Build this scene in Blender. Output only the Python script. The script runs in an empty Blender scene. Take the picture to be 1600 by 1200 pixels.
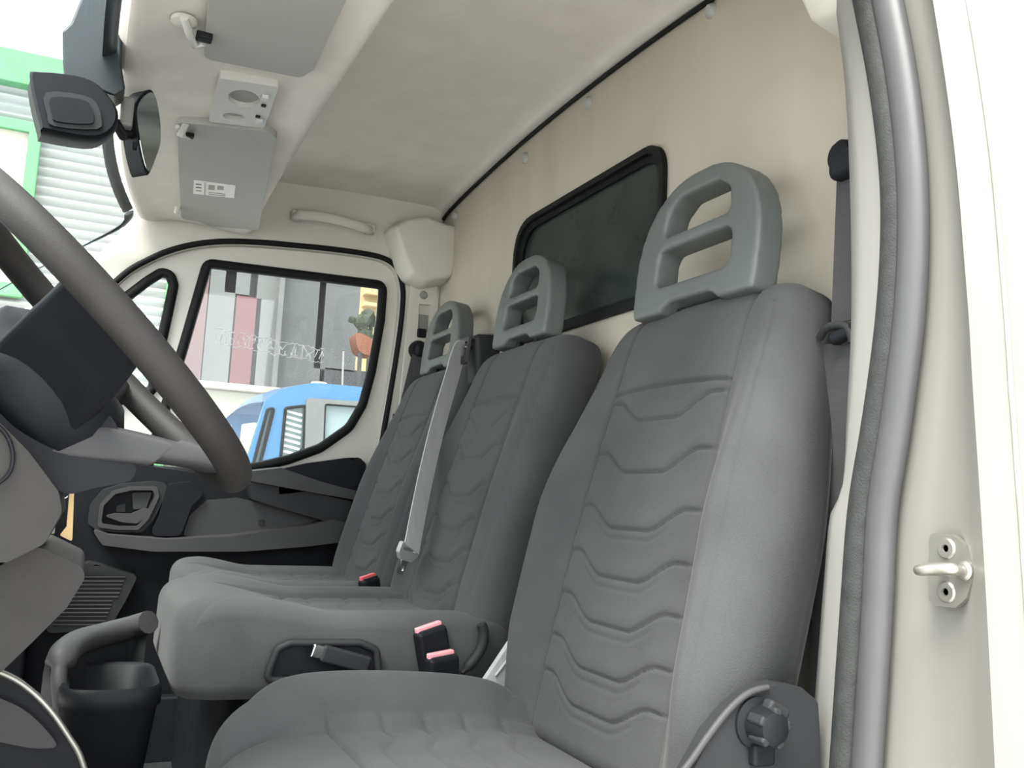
import bpy, bmesh, math, random
import numpy as np
from mathutils import Vector, Matrix
from mathutils.geometry import tessellate_polygon

random.seed(4)
scene = bpy.context.scene
COL = scene.collection

# ------------------------------------------------------------------ camera
# X = across the cab towards the passenger door, Y = forward, Z = up; photo is 1600 x 1200
F_PX = 1432.0
VPX = (135.0, 750.0)
HSLOPE = 0.05
C = np.array([0.0, 0.0, 0.75])
def _n(v): return v / np.linalg.norm(v)
_ex = _n(np.array([VPX[0]-800, VPX[1]-600, F_PX]))
_ez = _n(np.cross(_ex, np.array([1, HSLOPE, 0.0])))
if _ez[1] > 0: _ez = -_ez
_ey = np.cross(_ez, _ex)
RC = np.stack([_ex, _ey, _ez], 1)
def W(px, py, X=None, Y=None, Z=None, plane=None):
    """photo pixel -> point on the plane it lies on"""
    d = RC.T @ np.array([(px-800)/F_PX, (py-600)/F_PX, 1.0])
    if plane is not None:
        p0, n = np.array(plane[0], float), np.array(plane[1], float)
        t = np.dot(p0-C, n)/np.dot(d, n)
    elif X is not None: t = (X-C[0])/d[0]
    elif Y is not None: t = (Y-C[1])/d[1]
    else: t = (Z-C[2])/d[2]
    return Vector(C + t*d)
cam_d = bpy.data.cameras.new('camera'); cam = bpy.data.objects.new('camera', cam_d); COL.objects.link(cam)
cam_d.sensor_width = 36; cam_d.sensor_fit = 'HORIZONTAL'; cam_d.lens = F_PX/1600*36
cam_d.clip_start = 0.02; cam_d.clip_end = 300
_r = Vector(RC.T @ np.array([1, 0, 0.])); _u = Vector(RC.T @ np.array([0, -1., 0])); _b = Vector(RC.T @ np.array([0, 0, -1.]))
cam.matrix_world = Matrix(((_r.x, _u.x, _b.x, C[0]), (_r.y, _u.y, _b.y, C[1]), (_r.z, _u.z, _b.z, C[2]), (0, 0, 0, 1)))
scene.camera = cam

# ------------------------------------------------------------------ light: overcast daylight
world = bpy.data.worlds.new('overcast_sky'); scene.world = world; world.use_nodes = True
bg = world.node_tree.nodes['Background']; bg.inputs[0].default_value = (0.93, 0.97, 1.0, 1); bg.inputs[1].default_value = 2.05
sun_d = bpy.data.lights.new('veiled_sun', 'SUN'); sun = bpy.data.objects.new('veiled_sun', sun_d); COL.objects.link(sun)
sun_d.energy = 4.8; sun_d.angle = math.radians(30); sun_d.color = (1.0, 0.97, 0.9)
sun.rotation_euler = Vector((0.38, -0.42, -0.82)).to_track_quat('-Z', 'Y').to_euler()
vs = scene.view_settings
vs.view_transform = 'Standard'; vs.look = 'None'; vs.gamma = 1.0; vs.exposure = 1.1; vs.use_curve_mapping = False

# ------------------------------------------------------------------ materials
MATS = {}
def mat(name, col, rough=0.5, metal=0.0, noise=None, bump=0.0, bscale=200.0, var=0.12, spec=0.5, coat=0.0, stretch=None):
    if name in MATS: return MATS[name]
    m = bpy.data.materials.new(name); m.use_nodes = True; MATS[name] = m
    nt = m.node_tree; b = nt.nodes['Principled BSDF']
    b.inputs['Base Color'].default_value = (*col, 1); b.inputs['Roughness'].default_value = rough
    b.inputs['Metallic'].default_value = metal; b.inputs['Specular IOR Level'].default_value = spec
    b.inputs['Coat Weight'].default_value = coat
    tc = nt.nodes.new('ShaderNodeTexCoord')
    src = tc.outputs['Object']
    if stretch:
        mp = nt.nodes.new('ShaderNodeMapping'); mp.inputs['Scale'].default_value = stretch
        nt.links.new(src, mp.inputs[0]); src = mp.outputs[0]
    if noise:
        n1 = nt.nodes.new('ShaderNodeTexNoise'); n1.inputs['Scale'].default_value = noise; n1.inputs['Detail'].default_value = 5
        nt.links.new(src, n1.inputs['Vector'])
        r = nt.nodes.new('ShaderNodeValToRGB')
        r.color_ramp.elements[0].position = 0.3; r.color_ramp.elements[1].position = 0.7
        r.color_ramp.elements[0].color = (*[c*(1-var) for c in col], 1); r.color_ramp.elements[1].color = (*[min(1, c*(1+var)) for c in col], 1)
        nt.links.new(n1.outputs['Fac'], r.inputs[0]); nt.links.new(r.outputs[0], b.inputs['Base Color'])
    if bump:
        n2 = nt.nodes.new('ShaderNodeTexNoise'); n2.inputs['Scale'].default_value = bscale; n2.inputs['Detail'].default_value = 3
        nt.links.new(tc.outputs['Object'], n2.inputs['Vector'])
        bp = nt.nodes.new('ShaderNodeBump'); bp.inputs['Strength'].default_value = bump; bp.inputs['Distance'].default_value = 0.002
        nt.links.new(n2.outputs['Fac'], bp.inputs['Height']); nt.links.new(bp.outputs[0], b.inputs['Normal'])
    return m
def fabric(name, col, weave=900.0, rough=0.95):
    m = bpy.data.materials.new(name); m.use_nodes = True; MATS[name] = m
    nt = m.node_tree; b = nt.nodes['Principled BSDF']
    b.inputs['Roughness'].default_value = rough; b.inputs['Specular IOR Level'].default_value = 0.2
    b.inputs['Sheen Weight'].default_value = 0.08; b.inputs['Sheen Roughness'].default_value = 0.5
    tc = nt.nodes.new('ShaderNodeTexCoord')
    mx = nt.nodes.new('ShaderNodeTexNoise'); mx.inputs['Scale'].default_value = weave; mx.inputs['Detail'].default_value = 2
    nt.links.new(tc.outputs['Object'], mx.inputs['Vector'])
    n1 = nt.nodes.new('ShaderNodeTexNoise'); n1.inputs['Scale'].default_value = 9; n1.inputs['Detail'].default_value = 4
    nt.links.new(tc.outputs['Object'], n1.inputs['Vector'])
    ad = nt.nodes.new('ShaderNodeMath'); ad.operation = 'MULTIPLY_ADD'; ad.inputs[1].default_value = 0.45
    nt.links.new(mx.outputs[0], ad.inputs[0]); nt.links.new(n1.outputs['Fac'], ad.inputs[2])
    r = nt.nodes.new('ShaderNodeValToRGB'); r.color_ramp.elements[0].position = 0.25; r.color_ramp.elements[1].position = 1.0
    r.color_ramp.elements[0].color = (*[c*0.78 for c in col], 1); r.color_ramp.elements[1].color = (*[c*1.35 for c in col], 1)
    nt.links.new(ad.outputs[0], r.inputs[0]); nt.links.new(r.outputs[0], b.inputs['Base Color'])
    bp = nt.nodes.new('ShaderNodeBump'); bp.inputs['Strength'].default_value = 0.6; bp.inputs['Distance'].default_value = 0.0008
    nt.links.new(mx.outputs[0], bp.inputs['Height']); nt.links.new(bp.outputs[0], b.inputs['Normal'])
    return m
def glass(name, haze=0.06, tint=(0.9, 0.95, 0.93), hazecol=(0.7, 0.72, 0.72), gloss=0.06):
    m = bpy.data.materials.new(name); m.use_nodes = True; MATS[name] = m
    nt = m.node_tree; nt.nodes.clear()
    out = nt.nodes.new('ShaderNodeOutputMaterial')
    tr = nt.nodes.new('ShaderNodeBsdfTransparent'); tr.inputs[0].default_value = (*tint, 1)
    df = nt.nodes.new('ShaderNodeBsdfDiffuse'); df.inputs[0].default_value = (*hazecol, 1)
    gl = nt.nodes.new('ShaderNodeBsdfGlossy'); gl.inputs['Roughness'].default_value = 0.02
    tc = nt.nodes.new('ShaderNodeTexCoord')
    nz = nt.nodes.new('ShaderNodeTexNoise'); nz.inputs['Scale'].default_value = 6; nz.inputs['Detail'].default_value = 6
    nt.links.new(tc.outputs['Object'], nz.inputs['Vector'])
    mr = nt.nodes.new('ShaderNodeMapRange'); mr.inputs[1].default_value = 0.3; mr.inputs[2].default_value = 0.75
    mr.inputs[3].default_value = haze*0.8; mr.inputs[4].default_value = haze*1.25
    nt.links.new(nz.outputs['Fac'], mr.inputs[0])
    m1 = nt.nodes.new('ShaderNodeMixShader'); nt.links.new(mr.outputs[0], m1.inputs[0]); nt.links.new(tr.outputs[0], m1.inputs[1]); nt.links.new(df.outputs[0], m1.inputs[2])
    m2 = nt.nodes.new('ShaderNodeMixShader'); m2.inputs[0].default_value = gloss
    nt.links.new(m1.outputs[0], m2.inputs[1]); nt.links.new(gl.outputs[0], m2.inputs[2]); nt.links.new(m2.outputs[0], out.inputs[0])
    return m
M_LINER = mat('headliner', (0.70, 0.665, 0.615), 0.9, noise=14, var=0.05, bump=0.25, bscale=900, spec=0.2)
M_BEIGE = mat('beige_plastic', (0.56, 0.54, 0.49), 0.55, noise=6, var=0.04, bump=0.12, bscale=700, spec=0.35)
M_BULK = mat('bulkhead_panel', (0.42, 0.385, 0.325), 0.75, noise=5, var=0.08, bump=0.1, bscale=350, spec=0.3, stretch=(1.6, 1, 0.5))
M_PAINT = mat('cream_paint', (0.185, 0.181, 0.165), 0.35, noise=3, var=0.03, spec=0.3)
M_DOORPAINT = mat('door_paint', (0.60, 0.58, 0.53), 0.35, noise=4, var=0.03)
M_TRIM = mat('pale_trim', (0.25, 0.246, 0.233), 0.5, noise=5, var=0.03)
M_BLACK = mat('black_plastic', (0.0095, 0.0105, 0.013), 0.5, noise=20, var=0.15, bump=0.15, bscale=900, spec=0.14)
M_DARK = mat('dark_grey_plastic', (0.022, 0.023, 0.025), 0.55, noise=12, var=0.1, bump=0.15, bscale=900, spec=0.2)
M_MID = mat('mid_grey_plastic', (0.043, 0.043, 0.045), 0.55, noise=12, var=0.08, bump=0.15, bscale=900, spec=0.3)
M_HEADREST = mat('headrest_plastic', (0.092, 0.102, 0.098), 0.42, noise=10, var=0.08, bump=0.15, bscale=1100)
M_RUBBER = mat('black_rubber', (0.008, 0.009, 0.009), 0.6, noise=30, var=0.2, spec=0.15)
M_SEAL = mat('dark_seal', (0.022, 0.024, 0.023), 0.7, noise=60, var=0.3, bump=0.4, bscale=500)
M_SEALGREY = mat('grey_seal', (0.065, 0.065, 0.068), 0.5, noise=20, var=0.06)
M_LEATHER = mat('wheel_grip', (0.025, 0.023, 0.022), 0.5, spec=0.25, noise=30, var=0.1, bump=0.3, bscale=1200)
M_STEEL = mat('steel', (0.34, 0.33, 0.30), 0.4, metal=0.8, noise=15, var=0.08)
M_CHROME = mat('bright_metal', (0.75, 0.76, 0.78), 0.18, metal=1.0)
M_BRASS = mat('brass_key', (0.75, 0.53, 0.26), 0.4, metal=0.5, noise=20, var=0.1)
M_RED = mat('red_plastic', (0.75, 0.12, 0.14), 0.4, noise=30, var=0.06)
M_REDPALE = mat('faded_red_plastic', (0.80, 0.33, 0.36), 0.35, noise=30, var=0.08)
M_BELTG = mat('grey_webbing', (0.40, 0.405, 0.40), 0.75, noise=60, var=0.08, bump=0.3, bscale=900, stretch=(1, 1, 0.1))
M_BELTD = mat('dark_webbing', (0.036, 0.036, 0.037), 0.85, noise=60, var=0.1, bump=0.3, bscale=900, stretch=(0.2, 0.2, 4))
M_TONGUE = mat('grey_tongue', (0.33, 0.34, 0.34), 0.4, noise=20, var=0.05)
M_CLIP = mat('clip_plastic', (0.34, 0.335, 0.33), 0.4, noise=20, var=0.05)
M_FLOOR = mat('rubber_floor', (0.022, 0.024, 0.027), 0.65, noise=20, var=0.2, bump=0.3, bscale=300)
M_FAB = fabric('seat_fabric', (0.047, 0.049, 0.049), 520)
M_GLASS = glass('windscreen_glass', 0.012, (0.97, 0.99, 0.985), gloss=0.03)
M_GLASSD = glass('dusty_side_glass', 0.085, (0.88, 0.9, 0.9), (0.5, 0.51, 0.51), gloss=0.04)
M_TINT = mat('dark_tinted_glass', (0.024, 0.032, 0.029), 0.2, noise=7, var=0.3, spec=0.3)
M_LAMP = mat('lamp_housing_plastic', (0.50, 0.49, 0.465), 0.45, noise=6, var=0.03)
M_VISOR = mat('visor_vinyl', (0.33, 0.325, 0.305), 0.6, noise=6, var=0.04, spec=0.3)
M_MIRROR = mat('mirror_glass', (0.42, 0.48, 0.48), 0.12, metal=1.0)
M_FRIT = mat('windscreen_frit', (0.012, 0.018, 0.022), 0.4, noise=20, var=0.1)
M_STICK = mat('label_paper', (0.72, 0.71, 0.69), 0.5, noise=30, var=0.03)
M_INK = mat('label_ink', (0.08, 0.08, 0.08), 0.6)
M_INKP = mat('label_ink_pale', (0.30, 0.27, 0.25), 0.6)
M_GROUND = mat('yard_concrete', (0.5, 0.49, 0.47), 0.9, noise=1.5, var=0.15, bump=0.3, bscale=40)
M_CORR = mat('white_sheet_metal', (0.37, 0.38, 0.37), 0.4, noise=1.5, var=0.04)
M_GREEN = mat('green_paint', (0.085, 0.27, 0.11), 0.4, noise=4, var=0.06)
M_CREAMW = mat('cream_render', (0.36, 0.345, 0.28), 0.8, noise=2, var=0.06)
M_FGREY = mat('facade_grey', (0.095, 0.10, 0.10), 0.7, noise=1, var=0.08)
M_FLGREY = mat('facade_pale_grey', (0.15, 0.155, 0.15), 0.7, noise=1, var=0.08)
M_FRED = mat('facade_red', (0.14, 0.045, 0.05), 0.7, noise=1, var=0.06)
M_FDARK = mat('facade_dark', (0.045, 0.047, 0.05), 0.7, noise=1, var=0.08)
M_FPINK = mat('facade_pink', (0.17, 0.11, 0.11), 0.7, noise=1, var=0.06)
M_YELLOW = mat('sunlit_stone', (0.5, 0.38, 0.2), 0.8, noise=2, var=0.12)
M_ORANGE = mat('orange_paint', (0.17, 0.055, 0.022), 0.5, noise=2, var=0.1)
M_LEAF = mat('hedge_leaf', (0.03, 0.04, 0.02), 0.7, noise=6, var=0.3)
M_BLUE = mat('blue_cab_paint', (0.035, 0.15, 0.31), 0.3, noise=3, var=0.05, coat=0.4)
M_CABGLASS = mat('cab_window_glass', (0.22, 0.29, 0.29), 0.12, noise=2, var=0.1)
M_WHITE = mat('white_plastic', (0.5, 0.5, 0.49), 0.4)
M_MARKING = mat('marking_white', (0.85, 0.86, 0.86), 0.6)

# ------------------------------------------------------------------ helpers
def tag(o, label=None, cat=None, group=None, kind=None):
    if label: o['label'] = label
    if cat: o['category'] = cat
    if group: o['group'] = group
    if kind: o['kind'] = kind
    return o
def thing(name, loc, label, cat, group=None, kind=None):
    o = bpy.data.objects.new(name, None); COL.objects.link(o); o.location = loc; o.empty_display_size = 0.05
    return tag(o, label, cat, group, kind)
def link(name, me, m, parent=None, bevel=0, seg=2, smooth=True, sharp=None):
    o = bpy.data.objects.new(name, me); COL.objects.link(o)
    if m is not None and not me.materials: me.materials.append(m)
    if smooth:
        me.polygons.foreach_set('use_smooth', [True]*len(me.polygons))
        if sharp is not None: me.set_sharp_from_angle(angle=math.radians(sharp))
    if bevel:
        b = o.modifiers.new('bevel', 'BEVEL'); b.width = bevel; b.segments = seg; b.limit_method = 'ANGLE'
        b.angle_limit = math.radians(38); b.harden_normals = True
    if parent is not None:
        o.parent = parent
        p, loc = parent, Vector()
        while p is not None: loc += Vector(p.location); p = p.parent
        o.matrix_parent_inverse = Matrix.Translation(-loc) if parent.parent is None else Matrix.Identity(4)
    return o
def mesh(name, vs_, fs, m, parent=None, **k):
    me = bpy.data.meshes.new(name); me.from_pydata([tuple(v) for v in vs_], [], fs); me.update()
    bm = bmesh.new(); bm.from_mesh(me); bmesh.ops.recalc_face_normals(bm, faces=bm.faces[:]); bm.to_mesh(me); bm.free()
    return link(name, me, m, parent, **k)
def rbox(name, c, size, m, parent=None, rot=None, bevel=0.004, seg=2):
    """rounded box; rot = 3x3 matrix or euler tuple"""
    c = Vector(c); R = Matrix.Identity(3)
    if rot is not None: R = rot if isinstance(rot, Matrix) else __import__('mathutils').Euler(rot).to_matrix()
    vs_ = [c + R @ Vector((sx*size[0]/2, sy*size[1]/2, sz*size[2]/2)) for sx in (-1, 1) for sy in (-1, 1) for sz in (-1, 1)]
    fs = [(0, 1, 3, 2), (4, 6, 7, 5), (0, 4, 5, 1), (2, 3, 7, 6), (0, 2, 6, 4), (1, 5, 7, 3)]
    return mesh(name, vs_, fs, m, parent, bevel=bevel, seg=seg)
def rnd(poly, r, n=5):
    """round the corners of a 2D polygon; r = radius or list"""
    out = []; N = len(poly)
    for i in range(N):
        p0, p1, p2 = Vector(poly[i-1]), Vector(poly[i]), Vector(poly[(i+1) % N])
        ri = r[i] if isinstance(r, (list, tuple)) else r
        a, b = (p0-p1), (p2-p1)
        la, lb = a.length, b.length
        if ri <= 0 or la < 1e-9 or lb < 1e-9: out.append(p1); continue
        a /= la; b /= lb
        ang = a.angle(b)
        d = min(ri/max(math.tan(ang/2), 1e-3), la*0.48, lb*0.48)
        s, e = p1 + a*d, p1 + b*d
        for k in range(n+1):
            t = k/n; out.append((1-t)**2*s + 2*t*(1-t)*p1 + t*t*e)
    return [Vector((p[0], p[1])) for p in out]
def smoothpoly(pts, n=6, closed=True):
    """Catmull-Rom through points (any dimension)"""
    P = [Vector(p) for p in pts]; N = len(P); out = []
    rng = range(N) if closed else range(N-1)
    for i in rng:
        if closed: p0, p1, p2, p3 = P[i-1], P[i], P[(i+1) % N], P[(i+2) % N]
        else: p0, p1, p2, p3 = P[max(i-1, 0)], P[i], P[i+1], P[min(i+2, N-1)]
        for k in range(n):
            t = k/n
            out.append(0.5*((2*p1) + (p2-p0)*t + (2*p0-5*p1+4*p2-p3)*t*t + (3*p1-p0-3*p2+p3)*t**3))
    if not closed: out.append(P[-1])
    return out
def plate(name, outer, holes, frame, thick, m, parent=None, bevel=0.0, seg=2, shift=0.0):
    """flat plate with holes: 2D loops in frame=(origin,u,v), thickness along n=u x v (from shift to shift+thick)"""
    o, u, v = [Vector(a) for a in frame]; n = u.cross(v).normalized()
    loops = [outer] + list(holes)
    vs_, fs = [], []
    flat = [Vector((p[0], p[1], 0)) for L in loops for p in L]
    tris = tessellate_polygon([[Vector((p[0], p[1], 0)) for p in L] for L in loops])
    K = len(flat)
    for h in (shift, shift+thick):
        for p in flat: vs_.append(o + u*p.x + v*p.y + n*h)
    for t in tris: fs.append((t[0], t[1], t[2])); fs.append((t[2]+K, t[1]+K, t[0]+K))
    b = 0
    for L in loops:
        k = len(L)
        for i in range(k): j = (i+1) % k; fs.append((b+i, b+j, b+j+K, b+i+K))
        b += k
    return mesh(name, vs_, fs, m, parent, bevel=bevel, seg=seg, sharp=None if bevel else 35)
def tube(name, pts, r, m, parent=None, closed=False, ns=10, flat=1.0, up=None, cap=True, bm_only=False):
    """sweep; r number or list; flat squashes along 'up' direction"""
    P = [Vector(p) for p in pts]; N = len(P); vs_, fs = [], []
    prev = None
    for i in range(N):
        if closed: t = (P[(i+1) % N]-P[i-1]).normalized()
        else: t = (P[min(i+1, N-1)]-P[max(i-1, 0)]).normalized()
        if up is not None: a = Vector(up); a = (a - t*a.dot(t)).normalized()
        elif prev is None:
            a = Vector((0, 0, 1)) if abs(t.z) < 0.9 else Vector((1, 0, 0)); a = (a - t*a.dot(t)).normalized()
        else: a = (prev - t*prev.dot(t)).normalized()
        prev = a; b = t.cross(a); ri = r[i] if isinstance(r, (list, tuple)) else r
        for k in range(ns):
            th = 2*math.pi*k/ns; vs_.append(P[i] + a*(ri*flat*math.cos(th)) + b*(ri*math.sin(th)))
    for i in range(N if closed else N-1):
        j = (i+1) % N
        for k in range(ns): l = (k+1) % ns; fs.append((i*ns+k, i*ns+l, j*ns+l, j*ns+k))
    if not closed and cap: fs.append(tuple(range(ns))[::-1]); fs.append(tuple((N-1)*ns+k for k in range(ns)))
    return mesh(name, vs_, fs, m, parent, sharp=60)
def strap(name, pts, width, wdir, m, parent=None, th=0.0018):
    """flat webbing: wdir direction (or list) of its width"""
    P = [Vector(p) for p in pts]; N = len(P); vs_, fs = [], []
    for i in range(N):
        t = (P[min(i+1, N-1)]-P[max(i-1, 0)]).normalized()
        w = Vector(wdir[i] if isinstance(wdir, list) else wdir); w = (w - t*w.dot(t)).normalized(); n = t.cross(w)
        ww = width[i] if isinstance(width, list) else width
        for a, b in ((-1, -1), (1, -1), (1, 1), (-1, 1)): vs_.append(P[i] + w*(a*ww/2) + n*(b*th/2))
    for i in range(N-1):
        for k in range(4): l = (k+1) % 4; fs.append((i*4+k, i*4+l, i*4+4+l, i*4+4+k))
    fs.append((3, 2, 1, 0)); fs.append(tuple((N-1)*4+k for k in range(4)))
    return mesh(name, vs_, fs, m, parent, sharp=40)
def loft(name, rings, m, parent=None, closed=True, cap=True, sharp=None, bevel=0):
    n = len(rings[0]); vs_ = [v for r in rings for v in r]; fs = []
    for i in range(len(rings)-1):
        for k in range(n if closed else n-1): l = (k+1) % n; fs.append((i*n+k, i*n+l, (i+1)*n+l, (i+1)*n+k))
    if cap and closed: fs.append(tuple(range(n))[::-1]); fs.append(tuple((len(rings)-1)*n+k for k in range(n)))
    return mesh(name, vs_, fs, m, parent, sharp=sharp, bevel=bevel)
def sheet(name, fn, nu, nv, th, m, parent=None, sharp=None):
    """thin solid from fn(u,v)->point, thickened along its normals"""
    vs_ = [Vector(fn(i/nu, j/nv)) for j in range(nv+1) for i in range(nu+1)]
    fs = [(j*(nu+1)+i, j*(nu+1)+i+1, (j+1)*(nu+1)+i+1, (j+1)*(nu+1)+i) for j in range(nv) for i in range(nu)]
    me = bpy.data.meshes.new(name); me.from_pydata([tuple(v) for v in vs_], [], fs); me.update()
    o = link(name, me, m, parent, sharp=sharp)
    s = o.modifiers.new('solid', 'SOLIDIFY'); s.thickness = th; s.offset = -1
    return o
def lathe(name, prof, axis_o, axis_d, m, parent=None, n=24, sharp=35):
    """prof list of (r, h) along axis"""
    d = Vector(axis_d).normalized(); a = d.orthogonal().normalized(); b = d.cross(a); o = Vector(axis_o)
    rings = [[o + d*h + (a*math.cos(2*math.pi*k/n) + b*math.sin(2*math.pi*k/n))*max(r, 1e-5) for k in range(n)] for r, h in prof]
    return loft(name, rings, m, parent, sharp=sharp)
def st(kind, o, label, cat=None):
    return tag(o, label, cat, None, 'structure')
def sstep(a, b, x):
    t = np.clip((x-a)/(b-a), 0, 1); return t*t*(3-2*t)
XC = 1.51                       # centre line of the cab

# ================================================================== GROUND AND BUILDINGS OUTSIDE
g = rbox('ground', (20, 0, -0.86), (110, 110, 0.12), M_GROUND, bevel=0)
st('', g, 'pale concrete yard around the van', 'ground')

# corrugated hall seen through the windscreen and the quarter window
hall = thing('corrugated_building', (9, 3, -0.8), 'white corrugated metal building with green frames seen through the windscreen', 'building')
def corr(name, x, y0, y1, z0, z1, pitch, amp, m, parent):
    nz = int((z1-z0)/pitch*6); vs_, fs = [], []
    for i in range(nz+1):
        z = z0 + (z1-z0)*i/nz; dx = amp*math.sin(2*math.pi*(z-z0)/pitch)
        vs_ += [(x+dx, y0, z), (x+dx, y1, z)]
    for i in range(nz): fs.append((2*i, 2*i+1, 2*i+3, 2*i+2))
    K = len(vs_)
    vs_ += [(x+0.3, y0, z0), (x+0.3, y1, z0), (x+0.3, y0, z1), (x+0.3, y1, z1)]
    fs += [(K, K+1, K+3, K+2), (2*nz, 2*nz+1, K+3, K+2)]
    return mesh(name, vs_, fs, m, parent, sharp=70)
corr('corrugated_wall', 9.0, -0.52, 9.0, -0.8, 4.18, 0.088, 0.030, M_CORR, hall)
rbox('eave_band', (8.97, 4.2, 4.33), (0.26, 9.6, 0.30), M_GREEN, hall, bevel=0.01)
rbox('corner_trim', (8.97, -0.56, 1.7), (0.14, 0.13, 5.0), M_GREEN, hall, bevel=0.01)
rbox('corner_trim', (9.3, -0.66, 1.7), (0.6, 0.06, 5.0), M_CORR, hall, bevel=0.01)
# big hatch with a green frame
hz0, hz1, hy0 = 2.3, 3.86, 0.66
rbox('hatch_panel', (8.955, hy0+1.35, (hz0+hz1)/2), (0.05, 2.6, hz1-hz0-0.1), M_CREAMW, hall, bevel=0.01)
rbox('hatch_frame', (8.93, hy0+0.05, (hz0+hz1)/2), (0.09, 0.10, hz1-hz0), M_GREEN, hall, bevel=0.01)
rbox('hatch_frame', (8.93, hy0+2.65, (hz0+hz1)/2), (0.09, 0.10, hz1-hz0), M_GREEN, hall, bevel=0.01)
rbox('hatch_frame', (8.93, hy0+1.35, hz1-0.04), (0.085, 2.7, 0.10), M_GREEN, hall, bevel=0.01)
rbox('hatch_frame', (8.93, hy0+1.35, hz0+0.05), (0.085, 2.7, 0.12), M_GREEN, hall, bevel=0.01)
rbox('hatch_rail', (8.92, hy0+1.3, hz0+0.45), (0.04, 2.4, 0.05), M_WHITE, hall, bevel=0.005)

# grey and red panelled facade behind the passenger window
fac = thing('panelled_facade', (14, -3.5, -0.8), 'tall grey facade with dark red vertical panels seen through the passenger window', 'building')
def fpanel(nm, px0, px1, pyt, pyb, m, x=14.0, th=0.2):
    a = W(px0, (pyt+pyb)/2, X=x); b = W(px1, (pyt+pyb)/2, X=x)
    zt = W((px0+px1)/2, pyt, X=x).z; zb = -0.8 if pyb >= 800 else W((px0+px1)/2, pyb, X=x).z
    rbox(nm, (x+th/2, (a.y+b.y)/2, (zt+zb)/2), (th, abs(a.y-b.y)+0.03, zt-zb), m, fac, bevel=0.008)
fpanel('facade_panel', 230, 316, 330, 800, M_FPINK)
fpanel('facade_panel', 316, 357, 330, 800, M_FLGREY)
fpanel('facade_panel', 357, 394, 462, 800, M_FRED, th=0.3)
fpanel('facade_panel', 357, 394, 330, 460, M_FLGREY)
fpanel('facade_panel', 394, 431, 330, 800, M_FLGREY)
fpanel('facade_panel', 431, 500, 330, 800, M_FGREY, th=0.3)
fpanel('facade_panel', 500, 562, 330, 580, M_FGREY, th=0.3)
fpanel('facade_panel', 500, 640, 580, 800, M_FDARK, th=0.26)
rbox('backing_wall', (14.36, -2.2, 2.2), (0.3, 2.9, 6.0), M_FLGREY, fac, bevel=0.01)
fpanel('drain_pipe', 429, 434, 330, 800, M_FLGREY, x=13.85, th=0.1)
yl = thing('yellow_building', (16, -5.2, -0.8), 'sunlit yellow building at the rear edge of the passenger window', 'building')
a = W(562, 480, X=16); b = W(680, 480, X=16)
rbox('wall', (16.3, (a.y+b.y)/2, 2.6), (0.5, abs(a.y-b.y), 6.8), M_YELLOW, yl, bevel=0.02)
for k, (pyt, pyb) in enumerate(((456, 466), (476, 482))):
    rbox('ledge', (15.99, (a.y+b.y)/2, W(590, (pyt+pyb)/2, X=16).z), (0.25, abs(a.y-b.y)-0.1, 0.07), M_YELLOW, yl, bevel=0.01)
def blob(name, c, r, m, label, cat, n=26, seed=1):
    rn = random.Random(seed); bm = bmesh.new()
    for i in range(n):
        q = Vector((rn.gauss(0, .45), rn.gauss(0, .45), rn.gauss(0, .4)))
        bmesh.ops.create_icosphere(bm, subdivisions=1, radius=r*rn.uniform(.25, .45), matrix=Matrix.Translation(Vector(c)+q*r))
    for v in bm.verts: v.co += Vector((rn.gauss(0, 1), rn.gauss(0, 1), rn.gauss(0, 1)))*r*0.04
    me = bpy.data.meshes.new(name); bm.to_mesh(me); bm.free()
    return tag(link(name, me, m, None, smooth=False), label, cat)
tr_p = W(580, 505, X=13.3)
tre = thing('small_tree', (tr_p.x, tr_p.y, -0.8), 'small dark leafy tree in front of the yellow building', 'tree')
crown = blob('crown', tr_p, 0.26, M_LEAF, None, None); crown.parent = tre; crown.matrix_parent_inverse = Matrix.Translation(-tre.location)
tube('trunk', [(tr_p.x, tr_p.y, -0.8), (tr_p.x+.03, tr_p.y-.02, 1.2), (tr_p.x, tr_p.y, tr_p.z)], [.06, .045, .03], M_LEAF, tre)
aw = thing('orange_awning', W(572, 545, X=12.5), 'small orange awning below the dark shrub', 'awning')
pts = [W(px, py, X=12.5) for px, py in ((558, 520), (582, 530), (592, 548), (585, 556), (566, 552), (558, 540))]
plate('canvas', smoothpoly([(p.y, p.z) for p in pts], 4), [], ((12.5, 0, 0), (0, 1, 0), (0, 0, 1)), 0.35, M_ORANGE, aw, bevel=0.02)
tube('support', [W(563, 550, X=12.55), (12.55, W(563, 550, X=12.55).y, -0.8)], 0.03, M_FDARK, aw)

lw = thing('cream_wall', (8.5, -2, -0.8), 'bright cream rendered wall behind the blue truck cab', 'wall')
ztop = W(380, 612, X=8.5).z
rbox('wall', (8.6, -1.95, (ztop-0.8)/2), (0.2, 2.5, ztop+0.8), M_CREAMW, lw, bevel=0.02)
rbox('coping', (8.58, -1.95, ztop+0.03), (0.3, 2.56, 0.06), M_CREAMW, lw, bevel=0.01)

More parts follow.
